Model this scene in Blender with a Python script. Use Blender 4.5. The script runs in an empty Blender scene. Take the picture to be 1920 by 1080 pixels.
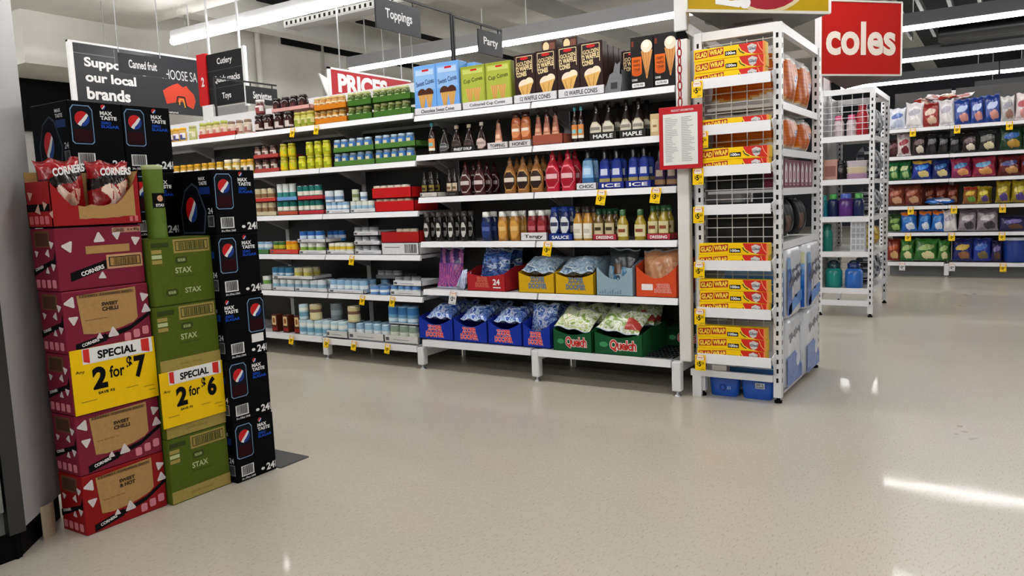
import bpy, bmesh, math, random
from math import sin, cos, pi, radians as R
from mathutils import Vector, Matrix

# ------------------------------------------------------------------ camera, world, exposure
scene = bpy.context.scene
COL = scene.collection
F_PX, CAM_H = 1444.557, 1.1079
YAW, PITCH, ROLL = R(32.765), R(6.4654), R(-2.2723)
_fw = Vector((-sin(YAW) * cos(PITCH), cos(YAW) * cos(PITCH), -sin(PITCH)))
_rt = Vector((cos(YAW), sin(YAW), 0))
_up = _rt.cross(_fw)
CR = _rt * cos(ROLL) + _up * sin(ROLL)
CU = -_rt * sin(ROLL) + _up * cos(ROLL)
CF = _fw
cam_data = bpy.data.cameras.new('camera')
cam = bpy.data.objects.new('camera', cam_data)
COL.objects.link(cam)
cam_data.sensor_fit = 'HORIZONTAL'
cam_data.sensor_width = 36.0
cam_data.lens = 36.0 * F_PX / 1920.0
cam_data.clip_start, cam_data.clip_end = 0.05, 100
cam.matrix_world = Matrix((
    (CR.x, CU.x, -CF.x, 0), (CR.y, CU.y, -CF.y, 0), (CR.z, CU.z, -CF.z, CAM_H), (0, 0, 0, 1)))
scene.camera = cam
world = bpy.data.worlds.new('store_ambient')
scene.world = world
world.use_nodes = True
world.node_tree.nodes['Background'].inputs[0].default_value = (0.8, 0.9, 1.0, 1)
world.node_tree.nodes['Background'].inputs[1].default_value = 0.15
vs = scene.view_settings
vs.view_transform = 'Standard'
vs.look = 'None'
vs.gamma = 1.0
vs.use_curve_mapping = False
vs.exposure = 0.68
TUBE_STRENGTH = 22.0
scene.cycles.max_bounces = 6
scene.cycles.diffuse_bounces = 4
scene.cycles.sample_clamp_indirect = 6.0

# ------------------------------------------------------------------ survey helpers (photo position -> real position on a known plane)
def Xat(px, Y, z):
    """X of the point on the horizontal line (Y, z) that the survey sees in column px."""
    k = px - 960.0
    a = F_PX * CR - k * CF
    return -(a.y * Y + a.z * (z - CAM_H)) / a.x
def _ray(px, py):
    return CF + CR * ((px - 960) / F_PX) - CU * ((py - 540) / F_PX)
def atY(px, py, Y):
    d = _ray(px, py); t = Y / d.y
    return Vector((d.x * t, Y, CAM_H + d.z * t))
def atX(px, py, X):
    d = _ray(px, py); t = X / d.x
    return Vector((X, d.y * t, CAM_H + d.z * t))
def atZ(px, py, z):
    d = _ray(px, py); t = (z - CAM_H) / d.z
    return Vector((d.x * t, d.y * t, z))

# ------------------------------------------------------------------ materials
_M = {}
def lin(c):
    return c / 12.92 if c <= 0.04045 else ((c + 0.055) / 1.055) ** 2.4
def rgb(h):
    return tuple(lin(int(h[i:i + 2], 16) / 255) for i in (1, 3, 5)) + (1,)
def mat(h, kind='print'):
    """Procedural surface: colour with a little noise wear, gloss by kind of stuff."""
    key = (h, kind)
    if key in _M:
        return _M[key]
    m = bpy.data.materials.new(kind + '_' + h[1:])
    m.use_nodes = True
    nt = m.node_tree
    b = nt.nodes['Principled BSDF']
    rough, metal, spec, nscale, namp, bump = {
        'print': (.4, 0, .22, 30, .06, 0), 'ink': (.55, 0, .07, 30, .05, 0), 'card': (.8, 0, .2, 60, .14, .02), 'matte': (.9, 0, .15, 25, .06, 0),
        'paint': (.38, 0, .45, 12, .05, 0), 'plastic': (.22, 0, .5, 15, .05, 0), 'film': (.2, 0, .55, 22, .12, .12),
        'metal': (.3, 1, .5, 40, .06, 0), 'ceil': (.9, 0, .1, 3, .12, .02), 'foil': (.16, .6, .5, 20, .1, .1),
        'liquid': (.12, 0, .6, 8, .05, 0)}[kind]
    c = rgb(h)
    tc = nt.nodes.new('ShaderNodeTexCoord')
    n = nt.nodes.new('ShaderNodeTexNoise')
    n.inputs['Scale'].default_value = nscale
    n.inputs['Detail'].default_value = 3
    nt.links.new(tc.outputs['Object'], n.inputs['Vector'])
    mx = nt.nodes.new('ShaderNodeMix'); mx.data_type = 'RGBA'
    mx.inputs[6].default_value = tuple(x * (1 - namp) for x in c[:3]) + (1,)
    mx.inputs[7].default_value = tuple(min(1, x * (1 + namp)) for x in c[:3]) + (1,)
    nt.links.new(n.outputs['Fac'], mx.inputs[0])
    nt.links.new(mx.outputs[2], b.inputs['Base Color'])
    b.inputs['Roughness'].default_value = rough
    b.inputs['Metallic'].default_value = metal
    b.inputs['Specular IOR Level'].default_value = spec
    if bump:
        bp = nt.nodes.new('ShaderNodeBump')
        bp.inputs['Strength'].default_value = bump * 4
        bp.inputs['Distance'].default_value = .01
        nt.links.new(n.outputs['Fac'], bp.inputs['Height'])
        nt.links.new(bp.outputs['Normal'], b.inputs['Normal'])
    _M[key] = m
    return m
_PM = {}
def patch_mat(cols, scale=14, seed=0, stretch=(1, 1, 1), dist=1.5):
    """Printed soft film: hard-edged colour patches."""
    key = (tuple(cols), scale, seed)
    if key in _PM: return _PM[key]
    m = mat(cols[0], 'film').copy(); m.name = 'printed_film'
    nt = m.node_tree; b = nt.nodes['Principled BSDF']
    tc = nt.nodes.new('ShaderNodeTexCoord'); mp = nt.nodes.new('ShaderNodeMapping'); mp.inputs['Location'].default_value = (seed * 1.7, seed, 0); mp.inputs['Scale'].default_value = stretch
    n = nt.nodes.new('ShaderNodeTexNoise'); n.inputs['Scale'].default_value = scale; n.inputs['Detail'].default_value = 2.5; n.inputs['Distortion'].default_value = dist
    r = nt.nodes.new('ShaderNodeValToRGB'); r.color_ramp.interpolation = 'CONSTANT'
    k = len(cols); e = r.color_ramp.elements
    while len(e) < k: e.new(.5)
    for i, c in enumerate(cols): e[i].position = 0 if i == 0 else .30 + .40 * i / k; e[i].color = rgb(c)
    nt.links.new(tc.outputs['Object'], mp.inputs[0]); nt.links.new(mp.outputs[0], n.inputs['Vector']); nt.links.new(n.outputs['Fac'], r.inputs[0]); nt.links.new(r.outputs[0], b.inputs['Base Color'])
    _PM[key] = m
    return m
def emit_mat(name, col, strength):
    m = bpy.data.materials.new(name); m.use_nodes = True
    nt = m.node_tree; nt.nodes.clear()
    e = nt.nodes.new('ShaderNodeEmission'); o = nt.nodes.new('ShaderNodeOutputMaterial')
    e.inputs[0].default_value = col; e.inputs[1].default_value = strength
    nt.links.new(e.outputs[0], o.inputs[0])
    return m
def clear_mat(name, col, rough=.08, alpha=.35):
    m = bpy.data.materials.new(name); m.use_nodes = True
    nt = m.node_tree; b = nt.nodes['Principled BSDF']
    b.inputs['Base Color'].default_value = col
    b.inputs['Roughness'].default_value = rough
    tr = nt.nodes.new('ShaderNodeBsdfTransparent'); mx = nt.nodes.new('ShaderNodeMixShader')
    mx.inputs[0].default_value = alpha
    nt.links.new(tr.outputs[0], mx.inputs[1]); nt.links.new(b.outputs[0], mx.inputs[2])
    nt.links.new(mx.outputs[0], nt.nodes['Material Output'].inputs[0])
    return m
def floor_mat():
    m = bpy.data.materials.new('speckled_vinyl'); m.use_nodes = True
    nt = m.node_tree; b = nt.nodes['Principled BSDF']; L = nt.links.new
    tc = nt.nodes.new('ShaderNodeTexCoord')
    def noise(sc, det, vec=None, rough=.5):
        n = nt.nodes.new('ShaderNodeTexNoise'); n.inputs['Scale'].default_value = sc
        n.inputs['Detail'].default_value = det; n.inputs['Roughness'].default_value = rough
        L(vec or tc.outputs['Object'], n.inputs['Vector']); return n
    def ramp(src, a, b_, c0, c1):
        r = nt.nodes.new('ShaderNodeValToRGB'); e = r.color_ramp.elements
        e[0].position, e[1].position = a, b_; e[0].color, e[1].color = c0, c1
        L(src, r.inputs[0]); return r
    mp = nt.nodes.new('ShaderNodeMapping'); mp.inputs['Rotation'].default_value[2] = -.57
    mp.inputs['Scale'].default_value = (1, .3, 1); L(tc.outputs['Object'], mp.inputs[0])
    flecks = noise(150, 2, mp.outputs[0], .6)
    r1 = ramp(flecks.outputs['Fac'], .28, .46, rgb('#a99e88'), rgb('#c3bcaf'))
    patches = noise(.7, 3)
    r2 = ramp(patches.outputs['Fac'], .3, .7, (.93, .93, .94, 1), (1, 1, 1, 1))
    mx = nt.nodes.new('ShaderNodeMix'); mx.data_type = 'RGBA'; mx.blend_type = 'MULTIPLY'; mx.inputs[0].default_value = 1
    L(r1.outputs[0], mx.inputs[6]); L(r2.outputs[0], mx.inputs[7])
    L(mx.outputs[2], b.inputs['Base Color'])
    rr = nt.nodes.new('ShaderNodeMapRange'); rr.inputs[3].default_value = .24; rr.inputs[4].default_value = .36
    L(noise(2.2, 4).outputs['Fac'], rr.inputs[0]); L(rr.outputs[0], b.inputs['Roughness'])
    bp = nt.nodes.new('ShaderNodeBump'); bp.inputs['Strength'].default_value = .05; bp.inputs['Distance'].default_value = .04
    L(noise(1.6, 2).outputs['Fac'], bp.inputs['Height']); L(bp.outputs[0], b.inputs['Normal'])
    b.inputs['Specular IOR Level'].default_value = .4
    b.inputs['Coat Weight'].default_value = .22; b.inputs['Coat Roughness'].default_value = .06
    L(bp.outputs[0], b.inputs['Coat Normal'])
    return m
LAMP = emit_mat('lamp_diffuser', (1, .985, .96, 1), TUBE_STRENGTH)
CLEAR = clear_mat('clear_plastic', (.85, .88, .9, 1))

# ------------------------------------------------------------------ mesh building
class F:
    """A flat printing frame: origin, u and v axes, outward normal."""
    def __init__(s, o, u, v):
        s.o, s.u, s.v = Vector(o), Vector(u).normalized(), Vector(v).normalized()
        s.n = s.u.cross(s.v)
    def p(s, a, b, l=0.0):
        return s.o + s.u * a + s.v * b + s.n * l
_TXT = {}
def text_geo(t, bold):
    k = (t, bold)
    if k in _TXT:
        return _TXT[k]
    cu = bpy.data.curves.new('t', 'FONT'); cu.body = t; cu.size = 1; cu.resolution_u = 4
    cu.offset = bold
    cu.fill_mode = 'FRONT' if hasattr(cu, 'fill_mode') else cu.fill_mode
    ob = bpy.data.objects.new('t', cu); COL.objects.link(ob)
    dg = bpy.context.evaluated_depsgraph_get(); dg.update()
    me = bpy.data.meshes.new_from_object(ob.evaluated_get(dg))
    vv = [(v.co.x, v.co.y) for v in me.vertices]; ff = [tuple(p.vertices) for p in me.polygons]
    bpy.data.objects.remove(ob); bpy.data.curves.remove(cu); bpy.data.meshes.remove(me)
    if vv:
        x0 = min(v[0] for v in vv); x1 = max(v[0] for v in vv); y0 = min(v[1] for v in vv); y1 = max(v[1] for v in vv)
    else:
        x0 = y0 = 0; x1 = y1 = 1
    _TXT[k] = (vv, ff, x0, x1, y0, y1)
    return _TXT[k]
class MB:
    def __init__(s):
        s.v, s.f, s.m, s.sm, s.mats = [], [], [], [], []
        s.T = None
    def mi(s, m):
        if m not in s.mats: s.mats.append(m)
        return s.mats.index(m)
    def add(s, vs, fs, m, smooth=False, flip=False):
        b = len(s.v)
        if s.T is not None: vs = [s.T @ Vector(v) for v in vs]
        s.v += [tuple(v) for v in vs]
        k = s.mi(m) if not isinstance(m, list) else None
        for i, f in enumerate(fs):
            s.f.append(tuple(b + j for j in (reversed(f) if flip else f)))
            s.m.append(k if k is not None else s.mi(m[i])); s.sm.append(smooth)
        return s
    def box(s, x0, x1, y0, y1, z0, z1, m, bev=0.0):
        if bev > 0:
            bm = bmesh.new(); bmesh.ops.create_cube(bm, size=1)
            for v in bm.verts:
                v.co = Vector(((x0 + x1) / 2 + v.co.x * (x1 - x0), (y0 + y1) / 2 + v.co.y * (y1 - y0), (z0 + z1) / 2 + v.co.z * (z1 - z0)))
            bmesh.ops.bevel(bm, geom=bm.edges[:], offset=bev, segments=2, profile=.5, affect='EDGES')
            bm.verts.index_update()
            s.add([v.co.copy() for v in bm.verts], [tuple(v.index for v in f.verts) for f in bm.faces], m)
            bm.free(); return s
        V = [(x, y, z) for x in (x0, x1) for y in (y0, y1) for z in (z0, z1)]
        return s.add(V, [(0, 1, 3, 2), (4, 6, 7, 5), (0, 4, 5, 1), (2, 3, 7, 6), (0, 2, 6, 4), (1, 5, 7, 3)], m)
    def bar(s, a, b, w, h, m, up=(0, 0, 1)):
        a, b = Vector(a), Vector(b); d = (b - a).normalized(); u = Vector(up)
        if abs(d.dot(u)) > .98: u = Vector((0, 1, 0))
        x = d.cross(u).normalized() * w / 2; y = x.cross(d).normalized() * h / 2
        V = [p + sx * x + sy * y for p in (a, b) for sx, sy in ((-1, -1), (1, -1), (1, 1), (-1, 1))]
        return s.add(V, [(3, 2, 1, 0), (4, 5, 6, 7), (0, 1, 5, 4), (1, 2, 6, 5), (2, 3, 7, 6), (3, 0, 4, 7)], m)
    def tube(s, pts, r, m, n=8, closed=False):
        pts = [Vector(p) for p in pts]; V = []; Fc = []; N = len(pts)
        for i, p in enumerate(pts):
            if closed: d = pts[(i + 1) % N] - pts[i - 1]
            else: d = pts[min(i + 1, N - 1)] - pts[max(i - 1, 0)]
            d.normalize(); u = Vector((0, 0, 1)) if abs(d.z) < .9 else Vector((0, 1, 0))
            x = d.cross(u).normalized(); y = d.cross(x)
            V += [p + (x * cos(2 * pi * k / n) + y * sin(2 * pi * k / n)) * r for k in range(n)]
        for i in range(N if closed else N - 1):
            for k in range(n):
                a, b = i * n, ((i + 1) % N) * n
                Fc.append((a + k, a + (k + 1) % n, b + (k + 1) % n, b + k))
        if not closed:
            Fc += [tuple(range(n)), tuple(reversed(range((N - 1) * n, N * n)))]
        return s.add(V, Fc, m, True, True)
    def prism(s, poly, z0, z1, m, axis='z'):
        n = len(poly)
        A = [(x, y, z0) for x, y in poly] + [(x, y, z1) for x, y in poly]
        if axis == 'y': A = [(x, z, -y) if False else (x, z, y) for x, y, z in A]
        if axis == 'x': A = [(z, x, y) for x, y, z in A]
        fs = [tuple(reversed(range(n))), tuple(range(n, 2 * n))] + [(i, (i + 1) % n, n + (i + 1) % n, n + i) for i in range(n)]
        ar = sum(poly[i][0] * poly[(i + 1) % n][1] - poly[(i + 1) % n][0] * poly[i][1] for i in range(n))
        return s.add(A, fs, m, False, (ar < 0) != (axis == 'y'))
    def lathe(s, prof, m, n=20, c=(0, 0, 0), sx=1, sy=1, zone=None, pw=None):
        """prof [(r, z)]; theta 0 faces -Y. zone(theta, z) gives a material per face."""
        V, Fc, ms = [], [], []
        for r, z in prof:
            for k in range(n):
                t = 2 * pi * k / n; a, b = sin(t), -cos(t)
                if pw:
                    q = (abs(a) ** pw + abs(b) ** pw) ** (-1 / pw); a *= q; b *= q
                V.append((c[0] + r * sx * a, c[1] + r * sy * b, c[2] + z))
        for i in range(len(prof) - 1):
            for k in range(n):
                k2 = (k + 1) % n
                Fc.append((i * n + k, i * n + k2, (i + 1) * n + k2, (i + 1) * n + k))
                if zone:
                    t = 2 * pi * (k + .5) / n; t = t - 2 * pi if t > pi else t
                    ms.append(zone(t, (prof[i][1] + prof[i + 1][1]) / 2) or m)
        s.add(V, Fc, ms if zone else m, True)
        for i, fl in ((0, True), (len(prof) - 1, False)):
            if prof[i][0] > 1e-5:
                s.add(V[i * n:(i + 1) * n], [tuple(range(n))], m, False, fl)
        return s
    # printing on a frame
    def pol(s, fr, pts, m, l=1):
        return s.add([fr.p(a, b, l * .0006) for a, b in pts], [tuple(range(len(pts)))], m)
    def rect(s, fr, u0, v0, u1, v1, m, l=1):
        return s.pol(fr, [(u0, v0), (u1, v0), (u1, v1), (u0, v1)], m, l)
    def rrect(s, fr, u0, v0, u1, v1, r, m, l=1):
        P = []
        for cx, cy, a0 in ((u1 - r, v0 + r, -90), (u1 - r, v1 - r, 0), (u0 + r, v1 - r, 90), (u0 + r, v0 + r, 180)):
            P += [(cx + r * cos(R(a0 + t)), cy + r * sin(R(a0 + t))) for t in (0, 30, 60, 90)]
        return s.pol(fr, P, m, l)
    def ell(s, fr, cu, cv, ru, rv, m, l=1, n=24, a0=0, a1=360):
        P = [(cu + ru * cos(R(a0 + (a1 - a0) * k / n)), cv + rv * sin(R(a0 + (a1 - a0) * k / n))) for k in range(n + (a1 - a0 < 360))]
        return s.pol(fr, P, m, l)
    def line(s, fr, pts, w, m, l=1):
        for (a, b), (c, d) in zip(pts, pts[1:]):
            q = math.hypot(c - a, d - b) or 1; nx, ny = -(d - b) / q * w / 2, (c - a) / q * w / 2
            s.pol(fr, [(a - nx, b - ny), (c - nx, d - ny), (c + nx, d + ny), (a + nx, b + ny)], m, l)
        return s
    def txt(s, fr, u0, v0, u1, v1, t, m, l=2, bold=.02, rot=0, keep=False, curve=None):
        vv, ff, x0, x1, y0, y1 = text_geo(t, bold)
        sx, sy = (u1 - u0) / (x1 - x0), (v1 - v0) / (y1 - y0)
        if keep: sx = sy = min(sx, sy)
        cu, cv = (u0 + u1) / 2, (v0 + v1) / 2; P = []
        for x, y in vv:
            a, b = (x - (x0 + x1) / 2) * sx, (y - (y0 + y1) / 2) * sy
            if rot: a, b = a * cos(rot) - b * sin(rot), a * sin(rot) + b * cos(rot)
            P.append(fr.p(cu + a, cv + b, l * .0006) if curve is None else curve(cu + a, cv + b))
        return s.add(P, ff, m)
    def bars(s, fr, u0, v0, u1, v1, m, l=2, n=14, seed=1):
        rnd = random.Random(seed); w = (u1 - u0) / n; u = u0
        while u < u1 - w * .3:
            k = w * rnd.choice((.25, .45, .7)); s.rect(fr, u, v0, min(u + k, u1), v1, m, l); u += k + w * rnd.choice((.3, .45))
        return s
    def build(s, name, parent=None, loc=(0, 0, 0), rz=0.0):
        me = bpy.data.meshes.new(name)
        me.from_pydata(s.v, [], s.f)
        for m in s.mats: me.materials.append(m)
        me.polygons.foreach_set('material_index', s.m)
        me.polygons.foreach_set('use_smooth', s.sm)
        me.update()
        o = bpy.data.objects.new(name, me); COL.objects.link(o)
        o.location = loc; o.rotation_euler = (0, 0, rz)
        if parent: o.parent = parent
        return o
LABELS = []
def tag(o, label, cat, group=None):
    o['label'] = label; o['category'] = cat; LABELS.append((label, group, o.name))
    if group: o['group'] = group
    return o
def empty(name, loc=(0, 0, 0), rz=0.0):
    o = bpy.data.objects.new(name, None); COL.objects.link(o)
    o.location = loc; o.rotation_euler = (0, 0, rz); o.empty_display_size = .05
    return o
def struct(o):
    o['kind'] = 'structure'; return o
def dup(root):
    r = root.copy(); COL.objects.link(r)
    for ch in root.children:
        c = ch.copy(); COL.objects.link(c); c.parent = r
        for g in ch.children:
            d = g.copy(); COL.objects.link(d); d.parent = c
    return r
class Kind:
    """One of a kind is built once with its parts, then copied thing by thing."""
    def __init__(s, root): s.root, s.used = root, False
    def put(s, loc, label, cat, group=None, rz=0, rx=0, ry=0, sc=1):
        o = dup(s.root) if s.used else s.root
        s.used = True
        for k in ('label', 'category', 'group'):
            if k in o: del o[k]
        o.location = loc; o.rotation_euler = (rx, ry, rz)
        o.scale = sc if isinstance(sc, (tuple, list)) else (sc, sc, sc)
        return tag(o, label, cat, group)
ORD = 'first second third fourth fifth sixth seventh eighth ninth tenth eleventh twelfth thirteenth fourteenth fifteenth sixteenth seventeenth eighteenth nineteenth twentieth'.split()
def ordl(i, n):
    if n == 1: return ''
    if n == 2: return ('left', 'right')[i]
    if i == 0: return 'leftmost'
    if i == n - 1: return 'rightmost'
    if n == 3: return 'middle'
    return ORD[i] + ' from left'

# palette
WHITE = mat('#dcdcdf', 'paint'); WSH = mat('#e6e6ea', 'paint'); GREYP = mat('#8d8d8f', 'paint'); DARKP = mat('#242323', 'paint')
BLK = mat('#08080a', 'ink'); INK = mat('#100f12', 'ink'); WHT = mat('#efefef', 'print'); KRAFT = mat('#b08a55', 'card')
RED = mat('#c8171e', 'print'); YEL = mat('#f6c800', 'print'); CHROME = mat('#b9bbc0', 'metal'); SLOT = mat('#141414', 'matte')
# ------------------------------------------------------------------ room shell
CZ = 4.1
FL = MB().add([(-13, -7, 0), (13, -7, 0), (13, 24, 0), (-13, 24, 0)], [(0, 1, 2, 3)], floor_mat()).build('floor'); struct(FL)
WL = mat('#d6d5d0', 'ceil'); WD = mat('#3a3c40', 'ceil'); CD = mat('#8a8b8d', 'ceil')
struct(MB().box(-13, -1.6, -7, 24, CZ, CZ + .2, mat('#cdcdca', 'ceil')).box(-1.6, 13, -7, 24, CZ, CZ + .2, mat('#46484c', 'ceil')).build('ceiling'))
struct(MB().box(-13.2, -10.0, 6.36, 24, 0, CZ, WL).box(-11.4, -11.2, 0, 6.36, 0, CZ, mat('#b8b8b6', 'ceil')).build('wall_left'))
struct(MB().box(13, 13.2, -7, 24, 0, CZ, WL).build('wall_right'))
struct(MB().box(-13, 13, 24, 24.2, 0, CZ, mat('#33353a', 'ceil')).build('wall_back'))
struct(MB().box(-13, 13, -7.2, -7, 0, CZ, WL).build('wall_front'))
# bulkhead, dropped soffit and black band over the doorway at the far left
struct(MB().box(-11.2, -10, 4.92, 6.36, 2.99, CZ, WL).build('trim_bulkhead'))
struct(MB().box(-12.0, -7.4, -1, 6.36, 3.62, 3.72, mat('#d6d4cf', 'ceil')).box(-7.46, -7.4, -1, 6.36, 3.72, CZ, WL).box(-12, -7.4, 6.3, 6.36, 3.72, CZ, WL).build('trim_soffit'))
struct(MB().box(-11.2, -11.1, 3, 6.36, 2.3, 3.06, mat('#0d0d0e', 'matte')).build('trim_band'))
# concrete beams and ducts under the slab
BE = mat('#d2d2cf', 'ceil')
def beam(n, x0, x1, y0, y1, z0, z1, m=BE): return struct(MB().box(x0, x1, y0, y1, z0, z1, m).build('trim_%d' % n))
beam(1, -6.35, -5.75, -6, 23, 3.78, CZ); beam(2, -9.4, -9.1, 6.4, 23, 3.72, CZ); beam(3, -7.9, -7.6, 6.4, 23, 3.8, CZ)
beam(4, -4.9, -3.4, 6.6, 12.6, 3.62, CZ, mat('#c4c4c5', 'ceil')); beam(5, -3.4, -1.2, 8.2, 8.5, 3.8, CZ); beam(6, 0.2, 0.9, -6, 23, 3.7, CZ, WD)
beam(7, -2.4, -2.1, -6, 23, 3.78, CZ, WD)
GRID = mat('#7d7f83', 'paint')
g = MB()
for i in range(15):
    x = -1.5 + i * .36
    g.box(x, x + .05, 8.6, 15.5, 3.62, 3.72, GRID)
for y in (9.9, 12.4, 15): g.box(-1.7, 3.8, y, y + .08, 3.72, 3.8, GRID)
struct(g.build('trim_grid'))
g = MB()
for i in range(3):
    g.tube([(-1, 14.6 + i * .5, 3.5 + .05 * i), (12, 14.6 + i * .5, 3.5 + .05 * i)], .13 + .04 * (i % 2), mat('#5d5f61', 'metal'), 12)
struct(g.build('trim_ducts'))
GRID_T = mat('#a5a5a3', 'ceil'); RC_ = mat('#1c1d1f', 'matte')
g = MB().box(-9.7, -8.5, 7.7, 8.9, CZ - .02, CZ + .01, RC_).box(-7.5, -6.5, 7.4, 8.6, CZ - .02, CZ + .01, RC_).box(-5.6, -5.05, 9.8, 13.5, CZ - .02, CZ + .01, RC_).box(-9.0, -8.0, 9.6, 16, CZ - .02, CZ + .01, RC_)  # flat dark panels on the slab, shade of ceiling recesses put into colour
struct(g.build('trim_recess_shade'))
struct(MB().box(-10.02, -9.97, 8.9, 15, 3.78, 3.94, RC_).build('trim_gap_shade'))  # flat black strip, painted shade of a gap along the wall top
# perforated cable tray and a short stub fitting
g = MB()
for y in (6.92, 7.14): g.box(-7.7, -5.2, y, y + .02, 3.38, 3.46, GRID_T)
g.box(-7.7, -5.2, 6.92, 7.16, 3.37, 3.385, GRID_T)
for i in range(30): g.box(-7.66 + i * .083, -7.63 + i * .083, 6.915, 6.925, 3.40, 3.44, SLOT)
for x in (-7.5, -5.5): g.bar((x, 7.03, 3.46), (x, 7.03, CZ), .012, .012, GREYP)
struct(g.build('trim_tray'))
struct(MB().tube([(-9.93, 8.37, 0), (-9.93, 8.37, 3.9)], .045, WL).build('trim_pipe'))
for i, y in enumerate((9.75, 12.4)):
    struct(MB().box(-10.02, -9.96, y, y + .05, 0, CZ, mat('#b5b4b0', 'ceil')).build('trim_joint_%d' % i))

# ------------------------------------------------------------------ ceiling battens
def batten_kind(L, wide):
    t = empty('ceiling_light')
    hw, hh = (.085, .17) if wide else (.026, .09)
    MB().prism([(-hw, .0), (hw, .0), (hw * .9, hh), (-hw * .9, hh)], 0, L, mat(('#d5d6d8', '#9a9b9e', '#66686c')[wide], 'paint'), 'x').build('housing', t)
    rr = .03 if wide else .042
    q = [(rr * sin(R(22.5 + 45 * k)), -rr * .93 - rr * cos(R(22.5 + 45 * k))) for k in range(8)]
    MB().prism(q, .01, L - .01, LAMP, 'x').build('diffuser', t)
    for x in (.35, L - .35):
        MB().bar((x, 0, .09), (x, 0, .83), .012, .012, WHITE).build('suspension_rod', t)
    return Kind(t)
BAT, BATW = batten_kind(2.9, 0), batten_kind(2.9, 1)
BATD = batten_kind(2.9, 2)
rows = [(-2.9, -5.6, 3, 'behind the camera'), (0.0, -5.0, 3, 'over the camera'), (3.04, -10.4, 5, 'over the entrance aisle'),
        (6.08, -8.78, 3, 'over the near shelving aisle'), (9.18, -8.78, 6, 'just past the long shelving'), (12.22, -1.5, 4, 'over the chip shelving'),
        (15.27, -2.45, 4, 'behind the chip shelving'), (18.3, -3.1, 5, 'second past the chip shelving'), (21.4, -.7, 4, 'farthest back in the store')]
for y, x0, n, w in rows:
    for i in range(n):
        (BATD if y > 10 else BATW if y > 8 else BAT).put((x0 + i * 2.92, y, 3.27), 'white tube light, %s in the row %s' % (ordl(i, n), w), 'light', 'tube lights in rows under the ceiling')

# ------------------------------------------------------------------ freezer at the left edge
fz = empty('freezer_cabinet', (-2.70, 1.165, 0))
tag(fz, 'white freezer cabinet with grey glass door at the left edge', 'freezer')
d45 = Vector((-.68, .733, 0)); n45 = Vector((.733, .68, 0))
def fpt(a, b, z): p = d45 * a + n45 * b; return (p.x, p.y, z)
g = MB()
V = [fpt(a, b, z) for z in (.1, 2.55) for a, b in ((0, 0), (0, -.12), (.34, -.12), (.34, 0))]
g.add(V, [(0, 1, 2, 3), (7, 6, 5, 4), (0, 4, 5, 1), (1, 5, 6, 2), (2, 6, 7, 3), (3, 7, 4, 0)], mat('#a5a5a6', 'paint'))
g.build('end_panel', fz)
g = MB()
V = [fpt(a, b, z) for z in (.0, .1) for a, b in ((-.01, -.02), (-.01, -.12), (.34, -.12), (.34, -.02))]
g.add(V, [(0, 1, 2, 3), (7, 6, 5, 4), (0, 4, 5, 1), (1, 5, 6, 2), (2, 6, 7, 3), (3, 7, 4, 0)], BLK)
g.box(-.6, -.015, -1.3, -.005, 0, .1, BLK)
g.build('kickplate', fz)
MB().box(-.6, 0, -1.3, -.002, .1, 2.55, mat('#6e6f70', 'paint')).build('body', fz)
MB().box(.001, .02, -1.2, -.06, .18, 2.45, mat('#8b8d8f', 'foil')).build('glass_door', fz)
MB().box(.0, .03, -.055, -.005, .1, 2.55, mat('#4c4d4f', 'metal')).build('corner_trim', fz)
g = MB(); pts = []
for i in range(9):
    a = R(-70 + 140 * i / 8); c = fpt(.175 + .05 * sin(a), .0 + .03 * cos(a) - .008, 0); pts.append(c)
for a, b in zip(pts, pts[1:]):
    g.add([a, b, (b[0], b[1], .12), (a[0], a[1], .12)], [(0, 1, 2, 3)], mat('#a89c86', 'plastic'), True)
g.build('corner_guard', fz)

# ------------------------------------------------------------------ the carton stacks
NAVY = mat('#040509', 'ink'); LBL = mat('#86a9cc', 'print'); CANB = mat('#14171e', 'ink'); PBLUE = mat('#0f4ec4', 'print'); CANR = mat('#2a0c12', 'ink')
def can_art(g, fr, u, v, w, h, dim=False):
    o = mat('#5f6d7d', 'print') if dim else LBL
    def outline(k, m, l):
        a, b = w / 2 * k, h / 2 * (1 - (1 - k) * w / h)
        g.pol(fr, [(u - a * .78, v - b), (u + a * .78, v - b), (u + a, v - b * .88), (u + a, v + b * .78), (u + a * .72, v + b), (u - a * .72, v + b), (u - a, v + b * .78), (u - a, v - b * .88)], m, l)
    outline(1, o, 1); outline(.93, CANB if not dim else mat('#12151c', 'print'), 2)
    g.rect(fr, u - w * .40, v - h * .44, u + w * .40, v - h * .12, CANR if not dim else INK, 3)
    globe(g, fr, u, v + h * .15, w * .33, w * .33)
def globe(g, fr, u, v, ru, rv):
    g.ell(fr, u, v, ru, rv, WHT, 4)
    P = [(u + ru * cos(R(a)), v + rv * sin(R(a))) for a in range(48, 229, 12)]
    P += [(u - ru * .4, v - rv * .38), (u + ru * .02, v + rv * .02), (u + ru * .32, v + rv * .38)]
    g.pol(fr, P, RED, 5)
    P = [(u + ru * cos(R(a)), v + rv * sin(R(a))) for a in range(258, 391, 12)]
    P += [(u + ru * .62, v + rv * .08), (u + ru * .3, v - rv * .32), (u - ru * .05, v - rv * .62)]
    g.pol(fr, P, mat('#1b3c8f', 'print'), 5)
W_, H_, D_ = .201, .254, .262
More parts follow.
